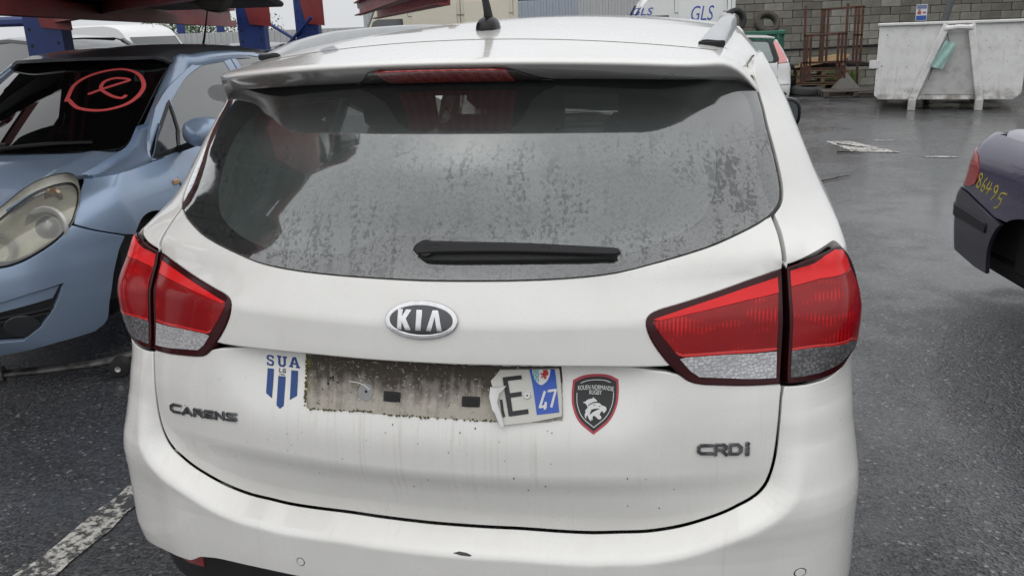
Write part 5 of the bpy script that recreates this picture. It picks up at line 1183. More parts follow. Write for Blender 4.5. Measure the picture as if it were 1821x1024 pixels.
for r_ in range(14):
    for c_ in range(18):
        z=.10+.2*r_; x=.27+.5*c_+(.25 if r_%2 else 0)
        if x>9.1: continue
        k=int(rw_.choice(4,p=[.35,.25,.32,.08] if r_>7 else [.30,.38,.07,.25]))
        o=bpy.data.objects.new('block',bmesh_[k]); COL.objects.link(o); o.parent=wall; o.location=(x+rw_.normal(0,.003),rw_.normal(0,.006),z); o.rotation_euler=(rw_.normal(0,.006),0,rw_.normal(0,.006))
# cable clipped along the wall
def wp(x,d,z): 
    p=np.array([WX0,WY0,gz(24)])+wdir*x+np.array([WSL,-1,0])/math.hypot(1,WSL)*d; p[2]+=z; return p
a=Acc(); a.tube([wp(.2,.14,1.02),wp(1.5,.14,.98),wp(2.4,.14,1.0),wp(4.5,.14,1.06),wp(8.5,.14,1.1)],.022,6); tag(a.build('cable',BLACK),'black cable running along the foot of the block wall','cable')
# small notice on the wall
SG=thing('notice','small white and blue notice fixed to the block wall above the white skip','sign',wp(5.05,.115,1.62),wang)
a=Acc(); a.ext(ccw(lin([(-.14,0),(.14,0),(.14,.41),(-.14,.41)],.1,True)),.012); a.build('board',P('notice_white',(.66,.68,.72),.4),SG)
for (x0,z0,x1,z1),m in (((-.125,.015,.125,.13),P('notice_blue',(.03,.10,.38),.4)),((-.125,.30,.125,.395),P('notice_grey_blue',(.16,.20,.32),.4)),((-.10,.165,-.01,.235),P('notice_red',(.40,.06,.05),.4)),((.03,.185,.11,.225),P('notice_red',(.40,.06,.05),.4)),((-.085,.245,-.03,.285),P('notice_red',(.40,.06,.05),.4))):
    a=Acc(); a.ext(ccw(np.array([(x0,z0),(x1,z0),(x1,z1),(x0,z1)])),.002,c=(0,-.0045,0)); a.build('print',m,SG)
# leaning dark pole
a=Acc(); a.tube([(5.15,19.6,gz(19.6)+.0),(5.42,19.9,1.25),(5.85,20.4,2.6)],.075,10); tag(a.build('leaning_pole',P('dark_pole',(.05,.055,.055),.6,var=.3)),'dark pole leaning behind the white skip against the wall','pole')
# ------------------------------------------------------------------ white hook-lift skip
SKW_=P('skip_white',(.62,.62,.60),.5,col2=(.50,.49,.45),vs=4,th=(.5,.75),bump=.12,bs=6); SKD=P('skip_grimy',(.50,.50,.49),.55,col2=(.36,.35,.33),vs=5,th=(.45,.7))
skip=thing('skip','big dented white steel skip with an A-shaped lifting frame','skip',(3.49,16.1,gz(16)),math.radians(-10))
def skm():
    t=NT('skip_paint'); o=t.sep(); n=t.noise(5,5,.65); st=t.noise(1,4,.6,t.map((9,9,.9))); c=t.mix(t.rng(n,.45,.75),(.74,.74,.725),(.60,.59,.56)); c=t.mix(t.rng(st,.6,.8,0,.5),c,(.33,.31,.27)); c=t.mix(t.rng(t.noise(16,4,.7),.63,.68),c,(.17,.11,.07)); c=t.mix(t.math('MULTIPLY',t.rng(o['Z'],.45,.2),t.rng(n,.4,.6)),c,(.30,.27,.23))
    t.set(Base_Color=c,Roughness=.5); d=t.noise(2.2,2,.5); t.bump(d,.35,.06); return t.m
SKM=skm()
W_=2.42; bx=[(.0,.27),(.08,.19),(W_-.12,.19),(W_,.30),(W_,1.53),(0,1.53)]
a=Acc(); a.ext(ccw(np.array(bx)),.06); a.build('front_plate',SKM,skip)
for x in (.03,W_-.03):
    a=Acc(); a.cbox((x,1.9,.88),(.06,3.7,1.24),.01); a.build('side_plate',SKM,skip)
a=Acc(); a.cbox((W_/2,3.75,.88),(W_,.06,1.24),.01); a.build('rear_plate',SKM,skip)
a=Acc(); a.cbox((W_/2,1.9,.24),(W_-.2,3.7,.06),.01); a.build('floor_plate',SKM,skip)
a=Acc(); a.cbox((W_/2,-.01,1.535),(W_+.06,.10,.05),.01); a.build('top_rail',SKM,skip)
for x0,x1 in ((1.11,.66),(1.50,1.76)):
    d=np.array([x1-x0,0,.18-1.50]); L_=np.linalg.norm(d); ang=math.atan2(d[0],-d[2])
    a=Acc(); a.cbox((( x0+x1)/2,-.055,.84),(.12,.11,L_),.012,rotm('Y',-ang)); a.build('frame_leg',SKM,skip)
    a=Acc(); a.cbox((x1,-.05,.10),(.13,.14,.20),.01); a.build('skid_foot',SKD,skip)
    a=Acc(); a.cbox((x1,1.9,.12),(.12,3.6,.12),.01); a.build('skid',SKD,skip)
a=Acc(); a.tube([(1.08,-.09,1.43),(1.30,-.12,1.46),(1.53,-.09,1.44)],.045,8); a.build('hook_bar',SKM,skip)
a=Acc(); a.ext(ccw(np.array([(1.15,1.36),(1.48,1.36),(1.68,.28),(.78,.28)])),.012,c=(0,-.014,0)); a.build('recess_plate',SKD,skip)
a=Acc(); a.tube([(-.04,.03,.76),(-.04,.03,.90)],.085,10); a.build('side_lug',SKM,skip)
# hanging mint rag
cl=thing('rag','mint green rag hanging on a wire from the skip frame','rag',(3.49,16.1,gz(16)),math.radians(-10))
a=Acc(); rows=[]
for i,t in enumerate(np.linspace(0,1,12)):
    rows.append([(1.20-.20*t+ (u-.5)*(.18+.03*t), -.16-.02*math.sin(u*9+t*3), 1.20-.44*t-.05*(u-.5)) for u in np.linspace(0,1,8)])
rows=np.array(rows); b_=rows+np.array([0,.012,0]); a.grid(rows,flip=True); a.grid(b_); a.build('cloth',P('mint_cloth',(.36,.55,.50),.8,var=.25,vs=14),cl,ang=80)
a=Acc(); a.tube([(1.12,-.15,1.36),(1.17,-.16,1.20)],.006,5); a.build('wire',BLACKM,cl)
a=Acc(); a.tube([(.94,-.16,.77),(.92,-.15,.66),(.89,-.15,.56),(.91,-.15,.54)],.006,5); a.build('wire',BLACKM,cl)
# ------------------------------------------------------------------ green bin with tyres, rusty frames, pallets, timber
GRN=P('green_paint',(.025,.135,.085),.5,var=.3,vs=5)
gb=thing('green_bin','dark green ribbed steel bin loaded with old tyres','bin',(1.03,20.2,gz(20.2)),0)
a=Acc(); a.cbox((0,.6,.78),(2.05,1.3,1.36),.03); a.build('body',GRN,gb)
for k in range(7): a=Acc(); a.cbox((-.93+.31*k,-.075,.80),(.07,.07,1.22),.012); a.build('rib',GRN,gb)
for k in range(4): a=Acc(); a.cbox((1.05,.10+.34*k,.80),(.06,.07,1.22),.012); a.build('rib',GRN,gb)
a=Acc(); a.cbox((0,-.06,1.45),(2.16,.10,.09),.015); a.build('rim',GRN,gb); a=Acc(); a.cbox((1.05,.6,1.45),(.10,1.3,.09),.015); a.build('rim',GRN,gb)
def tyre(loc,R=None,rad=.30,w=.19,label='',mat=RUBBER,group='old tyres'):
    ri=rad*.60; pr=[(ri,-w*.42),(ri+.02,-w*.5),(rad*.86,-w*.5),(rad*.97,-w*.40),(rad,-w*.25),(rad,w*.25),(rad*.97,w*.40),(rad*.86,w*.5),(ri+.02,w*.5),(ri,w*.42),(ri-.005,0)]
    a=Acc(); a.lathe(pr,36,'z',(0,0,0),closed=True); o=a.build('tyre',mat,ang=50); o.location=loc
    if R: o.rotation_euler=R
    return tag(o,label,'tyre',group)
DTYR=P('muddy_tyre',(.055,.045,.038),.85,var=.4,vs=8)
tyre((.98,20.25,gz(20)+1.76),(math.radians(82),.25,math.radians(28)),.27,.20,'black tyre standing upright on the green bin')
tyre((1.72,20.6,gz(20)+1.66),(math.radians(58),.1,.2),.31,.20,'muddy brown tyre lying tilted on the green bin',DTYR)
tyre((2.72,20.45,gz(20)+.10),(.04,.03,0),.36,.20,'grey dusty tyre lying flat in front of the rusty frames',P('dusty_tyre',(.07,.07,.07),.8,var=.25))
tyre((2.28,21.0,gz(21)+.10),(0,.05,.4),.34,.20,'black tyre lying flat beside the parked white hatchback')
tyre((2.30,21.05,gz(21)+.305),(.05,0,.4),.33,.20,'black tyre stacked on another tyre beside the white hatchback')
tyre((3.55,21.2,gz(21)+.10),(0,.03,.9),.34,.20,'black tyre half hidden behind the rusty frames')
RST=P('rust_bars',(.105,.045,.026),.85,col2=(.055,.028,.020),vs=9,th=(.4,.6))
def fr_(name,label,y,bars,group='rusty storage frames'):
    t=thing(name,label,'metal frame',(0,y,gz(y)),0,group)
    for b in bars:
        (x0,z0),(x1,z1)=b[:2]; dy=b[2] if len(b)>2 else 0; w=.05
        d=np.array([x1-x0,0,z1-z0]); L_=float(np.linalg.norm(d)); ang=math.atan2(d[0],d[2]); a=Acc(); a.cbox(((x0+x1)/2,dy,(z0+z1)/2),(w,w,L_+w*.5),.006,rotm('Y',ang)); a.build('bar',RST,t)
    return t
def X(px_): return 1380+px_/5.39
def conv(px,py,y):
    f=cam_px((X(px),py/5.39),y); return f
CAMP=np.array([.58474,-1.58895,1.55813]); CR=np.array(_r2); CU=np.array(_u2); CF=np.array(_f)
def cam_px(p,y):
    d=CF+((p[0]-910.5)*CR-(p[1]-512)*CU)/1536.29; q=CAMP+d*(y-CAMP[1])/d[1]; return (float(q[0]),float(q[2])-gz(y))
FA=[((285,60),(262,790)),((303,345),(285,775)),((338,345),(318,775)),((270,345),(680,322)),((604,325),(580,770)),((640,325),(618,745)),((690,40),(652,745)),((240,605),(800,590))]
FB=[((445,95),(415,600)),((470,95),(440,600)),((505,95),(478,600)),((436,95),(850,65)),((768,70),(735,590)),((798,68),(768,590)),((838,66),(805,600)),((750,338),(825,335)),((425,345),(500,335)),((300,665),(640,660)),((780,600),(775,800)),((640,690),(660,690)),((240,620),(240,790))]
fr_('rusty_frame','tall rusty steel storage frame nearest the tyres',19.6,[(conv(a_[0],a_[1],19.6),conv(b_[0],b_[1],19.6)) for a_,b_ in FA])
fr_('rusty_frame','rusty steel storage frame with groups of three bars, behind the other frame',20.3,[(conv(a_[0],a_[1],20.3),conv(b_[0],b_[1],20.3)) for a_,b_ in FB])
WOOD=P('pallet_wood',(.23,.165,.105),.85,var=.35,vs=6); WOODG=P('grey_wood',(.115,.10,.085),.9,var=.35,vs=6); PINE=P('new_timber',(.52,.37,.20),.7,var=.2,vs=8)
def pallet(loc,rz,label,m,L_=1.2,rot=None):
    t=thing('pallet',label,'pallet',loc,rz,'wooden pallets',rot=rot)
    for k in range(5): a=Acc(); a.cbox((0,-.36+.18*k,.135),(L_,.11,.022),.003); a.build('top_board',m,t)
    for x in (-L_/2+.05,0,L_/2-.05):
        for y_ in (-.36,0,.36): a=Acc(); a.cbox((x,y_,.07),(.10,.12,.08),.004); a.build('block',m,t)
        a=Acc(); a.cbox((x,0,.115),(.10,.80,.018),.003); a.build('cross_board',m,t)
    for y_ in (-.36,0,.36): a=Acc(); a.cbox((0,y_,.02),(L_,.10,.02),.003); a.build('bottom_board',m,t)
    return t
pallet((3.62,19.75,gz(19.7)+.005),.06,'grey weathered pallet lying on the wet ground left of the skip',WOODG,1.35)
pallet((3.05,20.95,gz(21)+.42),.03,'brown pallet on top of the little stack under the timber',WOOD,1.2); pallet((3.05,20.95,gz(21)+.26),.0,'brown pallet in the middle of the little stack under the timber',WOOD,1.2); pallet((3.05,20.95,gz(21)+.10),.02,'brown pallet at the bottom of the little stack under the timber',WOOD,1.2)
a=Acc(); a.cbox((0,0,.05),(1.1,.8,.10),.02); tag(a.build('timber_bearers',WOODG,loc=(3.05,20.95,gz(21))),'grey timber bearer under the pallet stack','timber')
for k,(dz,dx,l) in enumerate(((.70,-.03,1.15),(.745,.05,1.10),(.79,.12,1.05),(.83,.10,.8))):
    a=Acc(); a.cbox((0,0,0),(l,.10,.038),.003,rotm('Y',-.14)); o=a.build('plank',PINE,loc=(3.0+dx,20.6+.05*k,gz(20.6)+dz+.02)); tag(o,('lowest','second','third','topmost')[k]+' pale plank of the small pile behind the rusty frames','plank','pale planks')
a=Acc(); rows=[]
for t in np.linspace(0,1,9):
    rows.append([(3.52+.30*(1-t)*math.cos(u)*(1+.15*math.sin(5*u)),20.1+.25*(1-t)*math.sin(u),gz(20)+.16+.36*t) for u in np.linspace(0,2*np.pi,17)])
a.grid(np.array(rows),flip=True); tag(a.build('crumpled_tarp',P('grey_tarp',(.16,.155,.14),.7,var=.3,vs=9),ang=40),'crumpled grey tarp standing in a peak on the pallet','tarp')
a=Acc(); rs_=np.random.RandomState(2)
for k in range(12): 
    x=2.1+rs_.rand()*2.0; a.cbox((x,20.85+.2*rs_.rand(),gz(21)+.60+.08*rs_.rand()),(.4,.3,.10),.02,rotm('Y',rs_.normal(0,.25)))
tag(a.build('scrap_heap',P('dark_scrap',(.035,.030,.026),.85,var=.5,vs=8),kind='stuff'),'heap of dark scrap lying on the pallets')
# grass at the foot of the wall
def grass(x0,x1,n,name_label):
    V=[];F=[]
    for k in range(n):
        x=rs_.uniform(x0,x1); p=wp(x-WX0,rs_.uniform(.2,.55),0); h=rs_.uniform(.18,.48); w=rs_.uniform(.008,.018); b=rs_.normal(0,.12); c=rs_.normal(0,.12); i=len(V)
        V+=[(p[0]-w,p[1],p[2]),(p[0]+w,p[1],p[2]),(p[0]+w*.7+b*.4,p[1]+c*.4,p[2]+h*.6),(p[0]-w*.7+b*.4,p[1]+c*.4,p[2]+h*.6),(p[0]+b,p[1]+c,p[2]+h)]; F+=[(i,i+1,i+2,i+3),(i+3,i+2,i+4)]
    a=Acc(); a.add(V,F); tag(a.build('grass',P('grass',(.075,.13,.028),.7,var=.45,vs=3),kind='stuff'),name_label)
grass(1.6,2.55,900,'green grass growing at the wall foot beside the white hatchback'); grass(3.3,4.2,900,'green grass growing at the wall foot left of the skip')
# ------------------------------------------------------------------ white hatchback seen from behind
pz=14.6; pun=thing('white_hatchback','small white hatchback parked far back beside the door mirror, seen from behind','car',(1.05,pz,gz(pz)),math.radians(1)); pun.scale=(1,1,.955)
WHT=P('plain_white_paint',(.68,.68,.67),.3,coat=.5,var=.05)
PZ_=[.2,.3,.5,.62,.7,.95,1.0,1.2,1.38,1.46]; PY_=[.08,.03,.0,.02,.06,.10,.12,.24,.38,.48]; PWz=[.2,.4,.6,.9,1.0,1.2,1.38,1.44,1.48]; PW_=[.78,.83,.84,.83,.80,.70,.60,.54,.42]
def prear(s,z):
    s=np.asarray(s,float);z=np.asarray(z,float);q=np.abs(s); W=csm(z,PWz,PW_);xc=W-.24;LC_=.30
    th=np.clip((q-xc)/LC_,0,1)*np.pi/2; x=np.where(q<xc,q,xc+(W-xc)*np.sin(th)); y=csm(z,PZ_,PY_)+.16*x*x+.17*(1-np.cos(th))
    return np.stack([np.sign(s)*x,y+np.maximum(q-xc-LC_,0),z+0*x],-1)
def ppan(name,out,mat,sp=.06,holes=(),**k):
    kw=dict(edge=.004,drop=.003,depth=.02); kw.update(k); a=Acc(); a.skin(prear,inset(ccw(np.array(out,float)),.002),[ccw(np.array(h_,float)) for h_ in holes],sp=sp,**kw); return a.build(name,mat,pun)
ppan('tailgate',symm(lin([(0,.60),(.50,.60),(.58,.66),(.60,.80),(.58,1.0),(.52,1.0),(0,.985)],.05)),WHT)
ppan('rear_window',symm(lin([(0,1.0),(.50,1.01),(.52,1.06),(.42,1.34),(.38,1.36),(0,1.38)],.05)),P('far_glass',(.16,.20,.19),.12,coat=1.))
ppan('window_frame',symm(lin([(0,.985),(.56,.99),(.585,1.04),(.46,1.38),(0,1.40)],.05)),BLACK,holes=[symm(lin([(0,1.0),(.50,1.01),(.52,1.06),(.42,1.34),(.38,1.36),(0,1.38)],.05))],off=.002)
for sg in (-1,1):
    a=Acc(); a.skin(prear,M2(lin([(.60,.98),(.72,.99),(.74,1.06),(.60,1.34),(.52,1.38),(.50,1.34),(.60,1.06)],.04,True),sg),sp=.05,edge=.003,depth=.02,off=.006); a.build('tail_lamp',P('faded_red_lens',(.62,.22,.22),.25,coat=1.),pun)
    a=Acc(); a.skin(prear,M2(lin([(.60,.60),(.92,.60),(1.5,.60),(1.5,.98),(.78,.98),(.60,.97)],.06,True),sg),sp=.08,edge=.003,depth=.02); a.build('rear_wing',WHT,pun)
    a=Acc(); a.skin(prear,M2(lin([(.62,1.39),(.53,1.395),(.62,1.34),(.76,1.06),(.74,1.0),(.95,1.0),(1.1,1.0),(.85,1.38)],.06,True),sg),sp=.08,edge=.003,depth=.02); a.build('pillar',WHT,pun)
ppan('bumper',symm(lin([(0,.22),(.70,.22),(.85,.26),(1.05,.36),(1.05,.585),(0,.585)],.06)),WHT,holes=[])
ppan('bumper_strip',lin([(.18,.46),(.55,.46),(.70,.47),(.76,.42),(.62,.36),(.18,.36)],.04,True),BLACK,off=.008)
ppan('bumper_strip',lin([(-.18,.46),(-.55,.46),(-.70,.47),(-.76,.42),(-.62,.36),(-.18,.36)],.04,True),BLACK,off=.008)
ppan('fog_lamp_slot',lin([(.48,.27),(.70,.30),(.74,.27),(.62,.24)],.04,True),BLACK,off=.006,sp=None)
a=Acc(); a.skin(lambda x,y: np.stack([np.asarray(x,float),np.asarray(y,float),1.475-.09*np.asarray(x,float)**2-.06*np.clip((np.asarray(y,float)-1.6)/1.0,0,1)-1.2*np.maximum(np.abs(np.asarray(x,float))-.45,0)**2],-1),symm(lin([(0,.42),(.54,.52),(.58,1.0),(.56,2.3),(0,2.45)],.08)),sp=.1,edge=.01,drop=.01,depth=.03); a.build('roof',WHT,pun)
a=Acc(); a.cbox((0,.47,1.435),(.32,.03,.025),.006); a.build('high_brake_light',P('dull_red',(.16,.02,.02),.4),pun)
a=Acc(); a.tube([(-.0,.62,1.47),(-.01,.60,1.55)],.008,5); a.build('antenna',BLACK,pun)
a=Acc(); rows=[]
for y,zt,w in ((1.4,.96,.83),(2.4,.95,.83),(2.9,.92,.82),(3.4,.84,.78),(3.8,.70,.66),(3.95,.5,.5)): rows.append([(0,y,zt+.02),(w*.8,y,zt),(w*.96,y,zt-.06),(w,y,zt-.22),(w,y,.40),(w*.93,y,.22),(0,y,.2)])
rows=np.array(rows); a.grid(rows); a.grid(rows*[-1,1,1],flip=True); a.build('front_body',WHT,pun,ang=50)
for sx in (-.72,.72):
    for wy in (.62,3.1): a=Acc(); a.lathe([(.17,-.08),(.27,-.085),(.285,-.06),(.29,0),(.285,.06),(.27,.085),(.17,.08)],26,'x',(sx,wy,.29)); a.build('wheel',RUBBER,pun)
# ------------------------------------------------------------------ cars, vans and racks at the left and behind
def mini_car(name,label,paint,loc,rz,L_=4.1,w=.84,h=1.45,group=None,wheels=True,glass=None,under=False,lamps=True):
    t=thing(name,label,'car',loc,rz,group); k=L_/4.1; hz=h/1.45
    prof=[(0,.50,.52),(.06,.66,.66),(.25,.86,.76),(.55,.93,.82),(.95,.96,w),(2.0,.95,w),(2.8,.94,w),(3.2,.88,.82),(3.7,.78,.76),(4.0,.64,.64),(4.1,.48,.50)]
    rows=[]
    for y,zt,ww in prof:
        zt*=hz; rows.append([(0,y*k,zt+.02),(ww*.7,y*k,zt+.01),(ww*.93,y*k,zt-.05),(ww,y*k,zt-.2),(ww,y*k,.42),(ww*.93,y*k,.24),(ww*.5,y*k,.20),(0,y*k,.20)])
    rows=np.array(rows); a=Acc(); a.grid(rows); a.grid(rows*[-1,1,1],flip=True); a.build('body',paint,t,ang=50)
    rows=[]
    for y,zr,ww in ((.22,.95,.70),(.55,1.28,.64),(.80,1.41,.60),(1.4,1.45,.59),(2.0,1.43,.59),(2.35,1.34,.61),(2.95,.96,.70)):
        zr*=hz; zb=.93*hz; rows.append([(0,y*k,zr),(ww*.75,y*k,zr-.012),(ww*.97,y*k,zr-.05 if zr>1.0 else zr),((ww+.76)/2,y*k,(zr+zb)/2),(.77,y*k,zb)])
    rows=np.array(rows); gm=glass or P('far_dark_glass',(.020,.024,.025),.07,coat=1.)
    a=Acc(); a.grid(rows); a.grid(rows*[-1,1,1],flip=True); a.build('glasshouse',gm,t,ang=50)
    rt=rows[2:5,:3]+np.array([0,0,.006]); a=Acc(); a.grid(rt); a.grid(rt*[-1,1,1],flip=True); a.build('roof',paint,t,ang=60)
    for sg in (-1,1):
        for ii in ((0,1,2),(4,5,6)):
            q=[rows[i,2]*[sg,1,1] for i in ii]; a=Acc(); a.tube(q,.04,6); a.build('pillar',paint,t,ang=60)
        q=[rows[i,2]*[sg,1,1]+np.array([0,0,.0]) for i in range(2,5)]; a=Acc(); a.tube(q,.035,6); a.build('roof_edge',paint,t,ang=60)
        if lamps:
            a=Acc(); a.cbox((sg*.62,.12*k,.80*hz),(.22,.16,.18),.05); a.build('tail_lamp',P('far_red',(.30,.02,.02),.3,coat=1.),t)
            a=Acc(); a.cbox((sg*.60,3.86*k,.66*hz),(.26,.22,.14),.05); a.build('headlamp',P('far_lamp',(.5,.5,.48),.15,coat=1.),t)
        if wheels:
            for wy in (.72,3.25): a=Acc(); a.lathe([(.0,-.07),(.17,-.08),(.27,-.085),(.285,-.06),(.29,0),(.285,.06),(.27,.085),(.17,.08),(0,.07)],26,'x',(sg*(w-.10),wy*k,.29)); a.build('wheel',RUBBER,t)
    if under:
        a=Acc(); a.cbox((0,2.0*k,.17),(1.2,3.4,.06),.02); a.build('floor_pan',P('underbody',(.020,.020,.020),.7,var=.5,vs=5),t)
        a=Acc(); a.tube([(.15,.3,.12),(.15,1.2,.12),(.05,2.0,.12),(.05,3.1,.14)],.035,8); a.build('exhaust',P('dirty_iron2',(.06,.05,.045),.7,.5,var=.4),t)
        a=Acc(); a.lathe([(0,-.25),(.10,-.24),(.11,-.2),(.11,.2),(.10,.24),(0,.25)],20,'y',(.28,.55,.14)); a.build('silencer',P('dirty_iron2',(.06,.05,.045),.7,.5),t)
        a=Acc(); a.tube([(-.7,.72,.22),(.7,.72,.22)],.05,8); a.build('axle',RUST,t)
    return t
BLK=P('black_car_paint',(.012,.012,.013),.2,coat=1.); SIL=P('silver_paint',(.32,.33,.34),.3,.5,coat=.5); PALE=P('pale_paint',(.60,.60,.58),.3,coat=.5)
mini_car('black_car','black car parked behind the blue hatchback, only its roof showing',BLK,(-6.55,8.2,gz(9)),math.radians(72),4.4,.86,1.74)
mini_car('pale_car','off-white car at the far left edge behind the blue post',PALE,(-12.4,11.2,gz(12)),math.radians(150),4.2,.86,1.62)
mini_car('silver_car','silver car seen between the blue posts behind the white roof',SIL,(-7.3,13.2,gz(14)),math.radians(10),4.2,.86,1.55)
mini_car('grey_car','grey car with roof bars standing just behind the blue hatchback roof',P('grey_paint',(.16,.165,.17),.3,.4,coat=.5),(-6.9,11.0,gz(11)),math.radians(14),4.2,.86,1.56)
# --- storage rack: red channels, blue posts
RKR=P('rack_red',(.24,.030,.032),.5,col2=(.16,.022,.022),vs=3,th=(.4,.7)); RKB=P('rack_blue',(.010,.034,.165),.45,var=.3,vs=4)
def beam(acc,p0,p1,h,w,zbot):
    p0=np.array(p0,float);p1=np.array(p1,float); d=p1-p0; L_=np.hypot(*d); ang=math.atan2(d[1],d[0]); R=rotm('Z',ang); c=np.array([*(p0+p1)/2,0])
    acc.cbox(c+np.array([0,0,zbot+h/2]),(L_,.02,h),.003,R); n=np.array([-math.sin(ang),math.cos(ang),0])
    acc.cbox(c+n*(w/2)+np.array([0,0,zbot+.0105]),(L_,w,.018),.003,R); acc.cbox(c+n*(w/2)+np.array([0,0,zbot+h-.0105]),(L_,w,.018),.003,R)
def post(t,x,y,ang,z0,z1,w=.40,d=.16):
    R=rotm('Z',ang); a=Acc(); a.cbox((x,y,(z0+z1)/2),(w,.014,z1-z0),.003,R); n=np.array([-math.sin(ang),math.cos(ang),0]); e=np.array([math.cos(ang),math.sin(ang),0])
    for sg in (-1,1): a.cbox(np.array([x,y,(z0+z1)/2])+e*sg*(w/2-.007)+n*d/2,(.014,d,z1-z0),.003,R)
    o=a.build('post',RKB,t,label=None)
    hm=BLACKM
    zz=z0+.3
    while zz<min(z1,2.2):
        for sg in (-1,1):
            b=Acc(); q=np.array([x,y,zz+ (.0 if sg<0 else .02)])+e*sg*w*.36-n*.0085; b.ext(np.array([(.016*math.cos(u),.018*math.sin(u)) for u in np.linspace(0,2*np.pi,10,endpoint=False)]),.002,R=R,c=q); b.build('hole',hm,o)
        zz+=.16
    b=Acc(); pl=ccw(np.array([(-.10,1.70),(w*.55,1.66),(w*.55,2.4),(-.22,2.4),(-.16,2.0)])); b.ext(pl,.02,R=R,c=np.array([x,y,0])+e*.10-n*.03); b.build('bracket',RKR,o)
    return o
rack=thing('car_rack','tall red and blue steel rack holding stacked cars above the blue hatchback','storage rack',(-4.0,5.0,0))
rack_off=(4.0,-5.0,0)
class Off:   # children live in world coordinates
    pass
def rbuild(acc,name,mat,parent=None,**k): return acc.build(name,mat,rack if parent is None else parent,loc=rack_off if parent is None else None,**k)
a=Acc(); beam(a,(-6.1,6.42),(-1.92,2.42),.36,.10,1.74); rbuild(a,'beam',RKR)
a=Acc(); beam(a,(-3.05,2.25),(-8.05,13.3),.30,-.10,1.74); rbuild(a,'beam',RKR)
a=Acc(); beam(a,(-1.68,5.95),(-5.2,13.3),.20,.10,1.74); rbuild(a,'beam',RKR)
a=Acc(); beam(a,(-1.95,5.85),(-5.4,13.0),.22,.10,1.80); rbuild(a,'beam',RKR)
for px_,py_,an in ((-6.02,6.20,.12),(-6.08,10.45,.10),(-6.22,12.6,.10)):
    o=post(rack,px_,py_,an,gz(py_),4.6 if py_<7 else 3.4); o.location=rack_off
a=Acc(); a.tube([(-6.0,12.5,gz(12)+1.35),(-7.2,12.9,gz(12)+1.95)],.03,6); rbuild(a,'brace',RKB)
a=Acc(); a.tube([(-6.05,12.45,gz(12)+1.95),(-6.9,12.7,gz(12)+1.30)],.03,6); rbuild(a,'brace',RKB)
a=Acc(); a.tube([(-9.5,6.9,1.80),(-6.15,6.45,1.77)],.055,8); rbuild(a,'cross_tube',RKB)
# the part of the rack beside the viewer, mirrored in the left side of the rear window
for px_,py_ in ((-3.45,-.95),(-3.75,1.55-2.9)):
    pass
a=Acc(); a.cbox((-3.62,-1.05,2.6),(.34,.18,5.2),.01); rbuild(a,'upright',RKR)
a=Acc(); a.cbox((-4.6,-1.05,2.6),(.34,.18,5.2),.01); rbuild(a,'upright',RKB)
a=Acc(); beam(a,(-3.55,-1.05),(-3.1,2.4),.30,.10,1.80); rbuild(a,'beam',RKR)
a=Acc(); beam(a,(-3.62,-1.1),(-3.62,6.2),.30,-.10,3.45); rbuild(a,'beam',RKR)
a=Acc(); beam(a,(-5.4,-1.1),(-5.4,6.2),.30,.10,3.45); rbuild(a,'beam',RKR)
mini_car('stored_car','dark car stored on the rack above the blue hatchback, underside showing',P('dark_red_paint',(.05,.012,.012),.3,coat=.6),(-2.98,3.7,1.69),math.radians(24),4.3,.84,1.45,under=True,wheels=False)
mini_car('stored_car','unseen red car added over the blue hatchback to redden and darken glass reflections',P('red_car_paint',(.20,.018,.022),.3,coat=.6),(-3.0,-.7,2.22),0,4.3,.84,1.45,under=True,wheels=False)  # added out of view: blocks sky above the windscreen, reddens the rear window reflection
mini_car('stored_car','black car on the middle rack level beside the viewer',BLK,(-4.4,-1.1,3.20),math.radians(2),4.2,.84,1.45,under=True,wheels=False)
mini_car('stored_car','dark red car on the top rack level beside the viewer',P('dark_red_paint',(.05,.012,.012),.3,coat=.6),(-4.4,-1.2,4.70),math.radians(-1),4.2,.84,1.45,under=True,wheels=False)
a=Acc(); a.cbox((-3.36,.12,2.7),(.26,.44,5.4),.01); rbuild(a,'upright',RKR)
a=Acc(); a.cbox((-3.36,2.2,2.9),(.26,.30,2.0),.01); rbuild(a,'upright',RKB)
fr2=thing('far_rack','distant blue rack posts standing behind the white van','storage rack',(-17.5,27.5,gz(27)),.1)
for x in (-.75,.75):
    a=Acc(); a.cbox((x,0,1.9),(.26,.12,3.8),.01); a.build('post',RKB,fr2)
a=Acc(); a.cbox((0,0,3.4),(1.6,.06,.14),.01); a.build('beam',RKR,fr2)
mini_car('stored_car','unseen dark car added high on the rack to darken the hatchback windscreen reflection',BLK,(-4.6,3.3,2.15),math.radians(4),4.2,.84,1.45,under=True,wheels=False)  # added out of view to keep bright sky off the windscreen
# hub and brake disc of the stored car at the end of the red beams
hb=thing('wheel_hub','rusty brake disc hanging at the end of the red rack beams','car part',(-1.72,6.05,1.94),0.5)
a=Acc(); a.lathe([(0,-.02),(.125,-.02),(.13,-.008),(.13,.008),(.125,.02),(.07,.02),(.06,.06),(0,.06)],28,'x',(0,0,0)); a.build('disc',P('rusty_disc',(.16,.09,.06),.7,.5,col2=(.08,.05,.04),vs=20),hb)
a=Acc(); a.tube([(-.02,.0,0),(-.25,.0,-.02),(-.5,.05,-.05)],[.06,.045,.05],8); a.build('arm',P('dirty_iron2',(.06,.05,.045),.7,.5),hb)
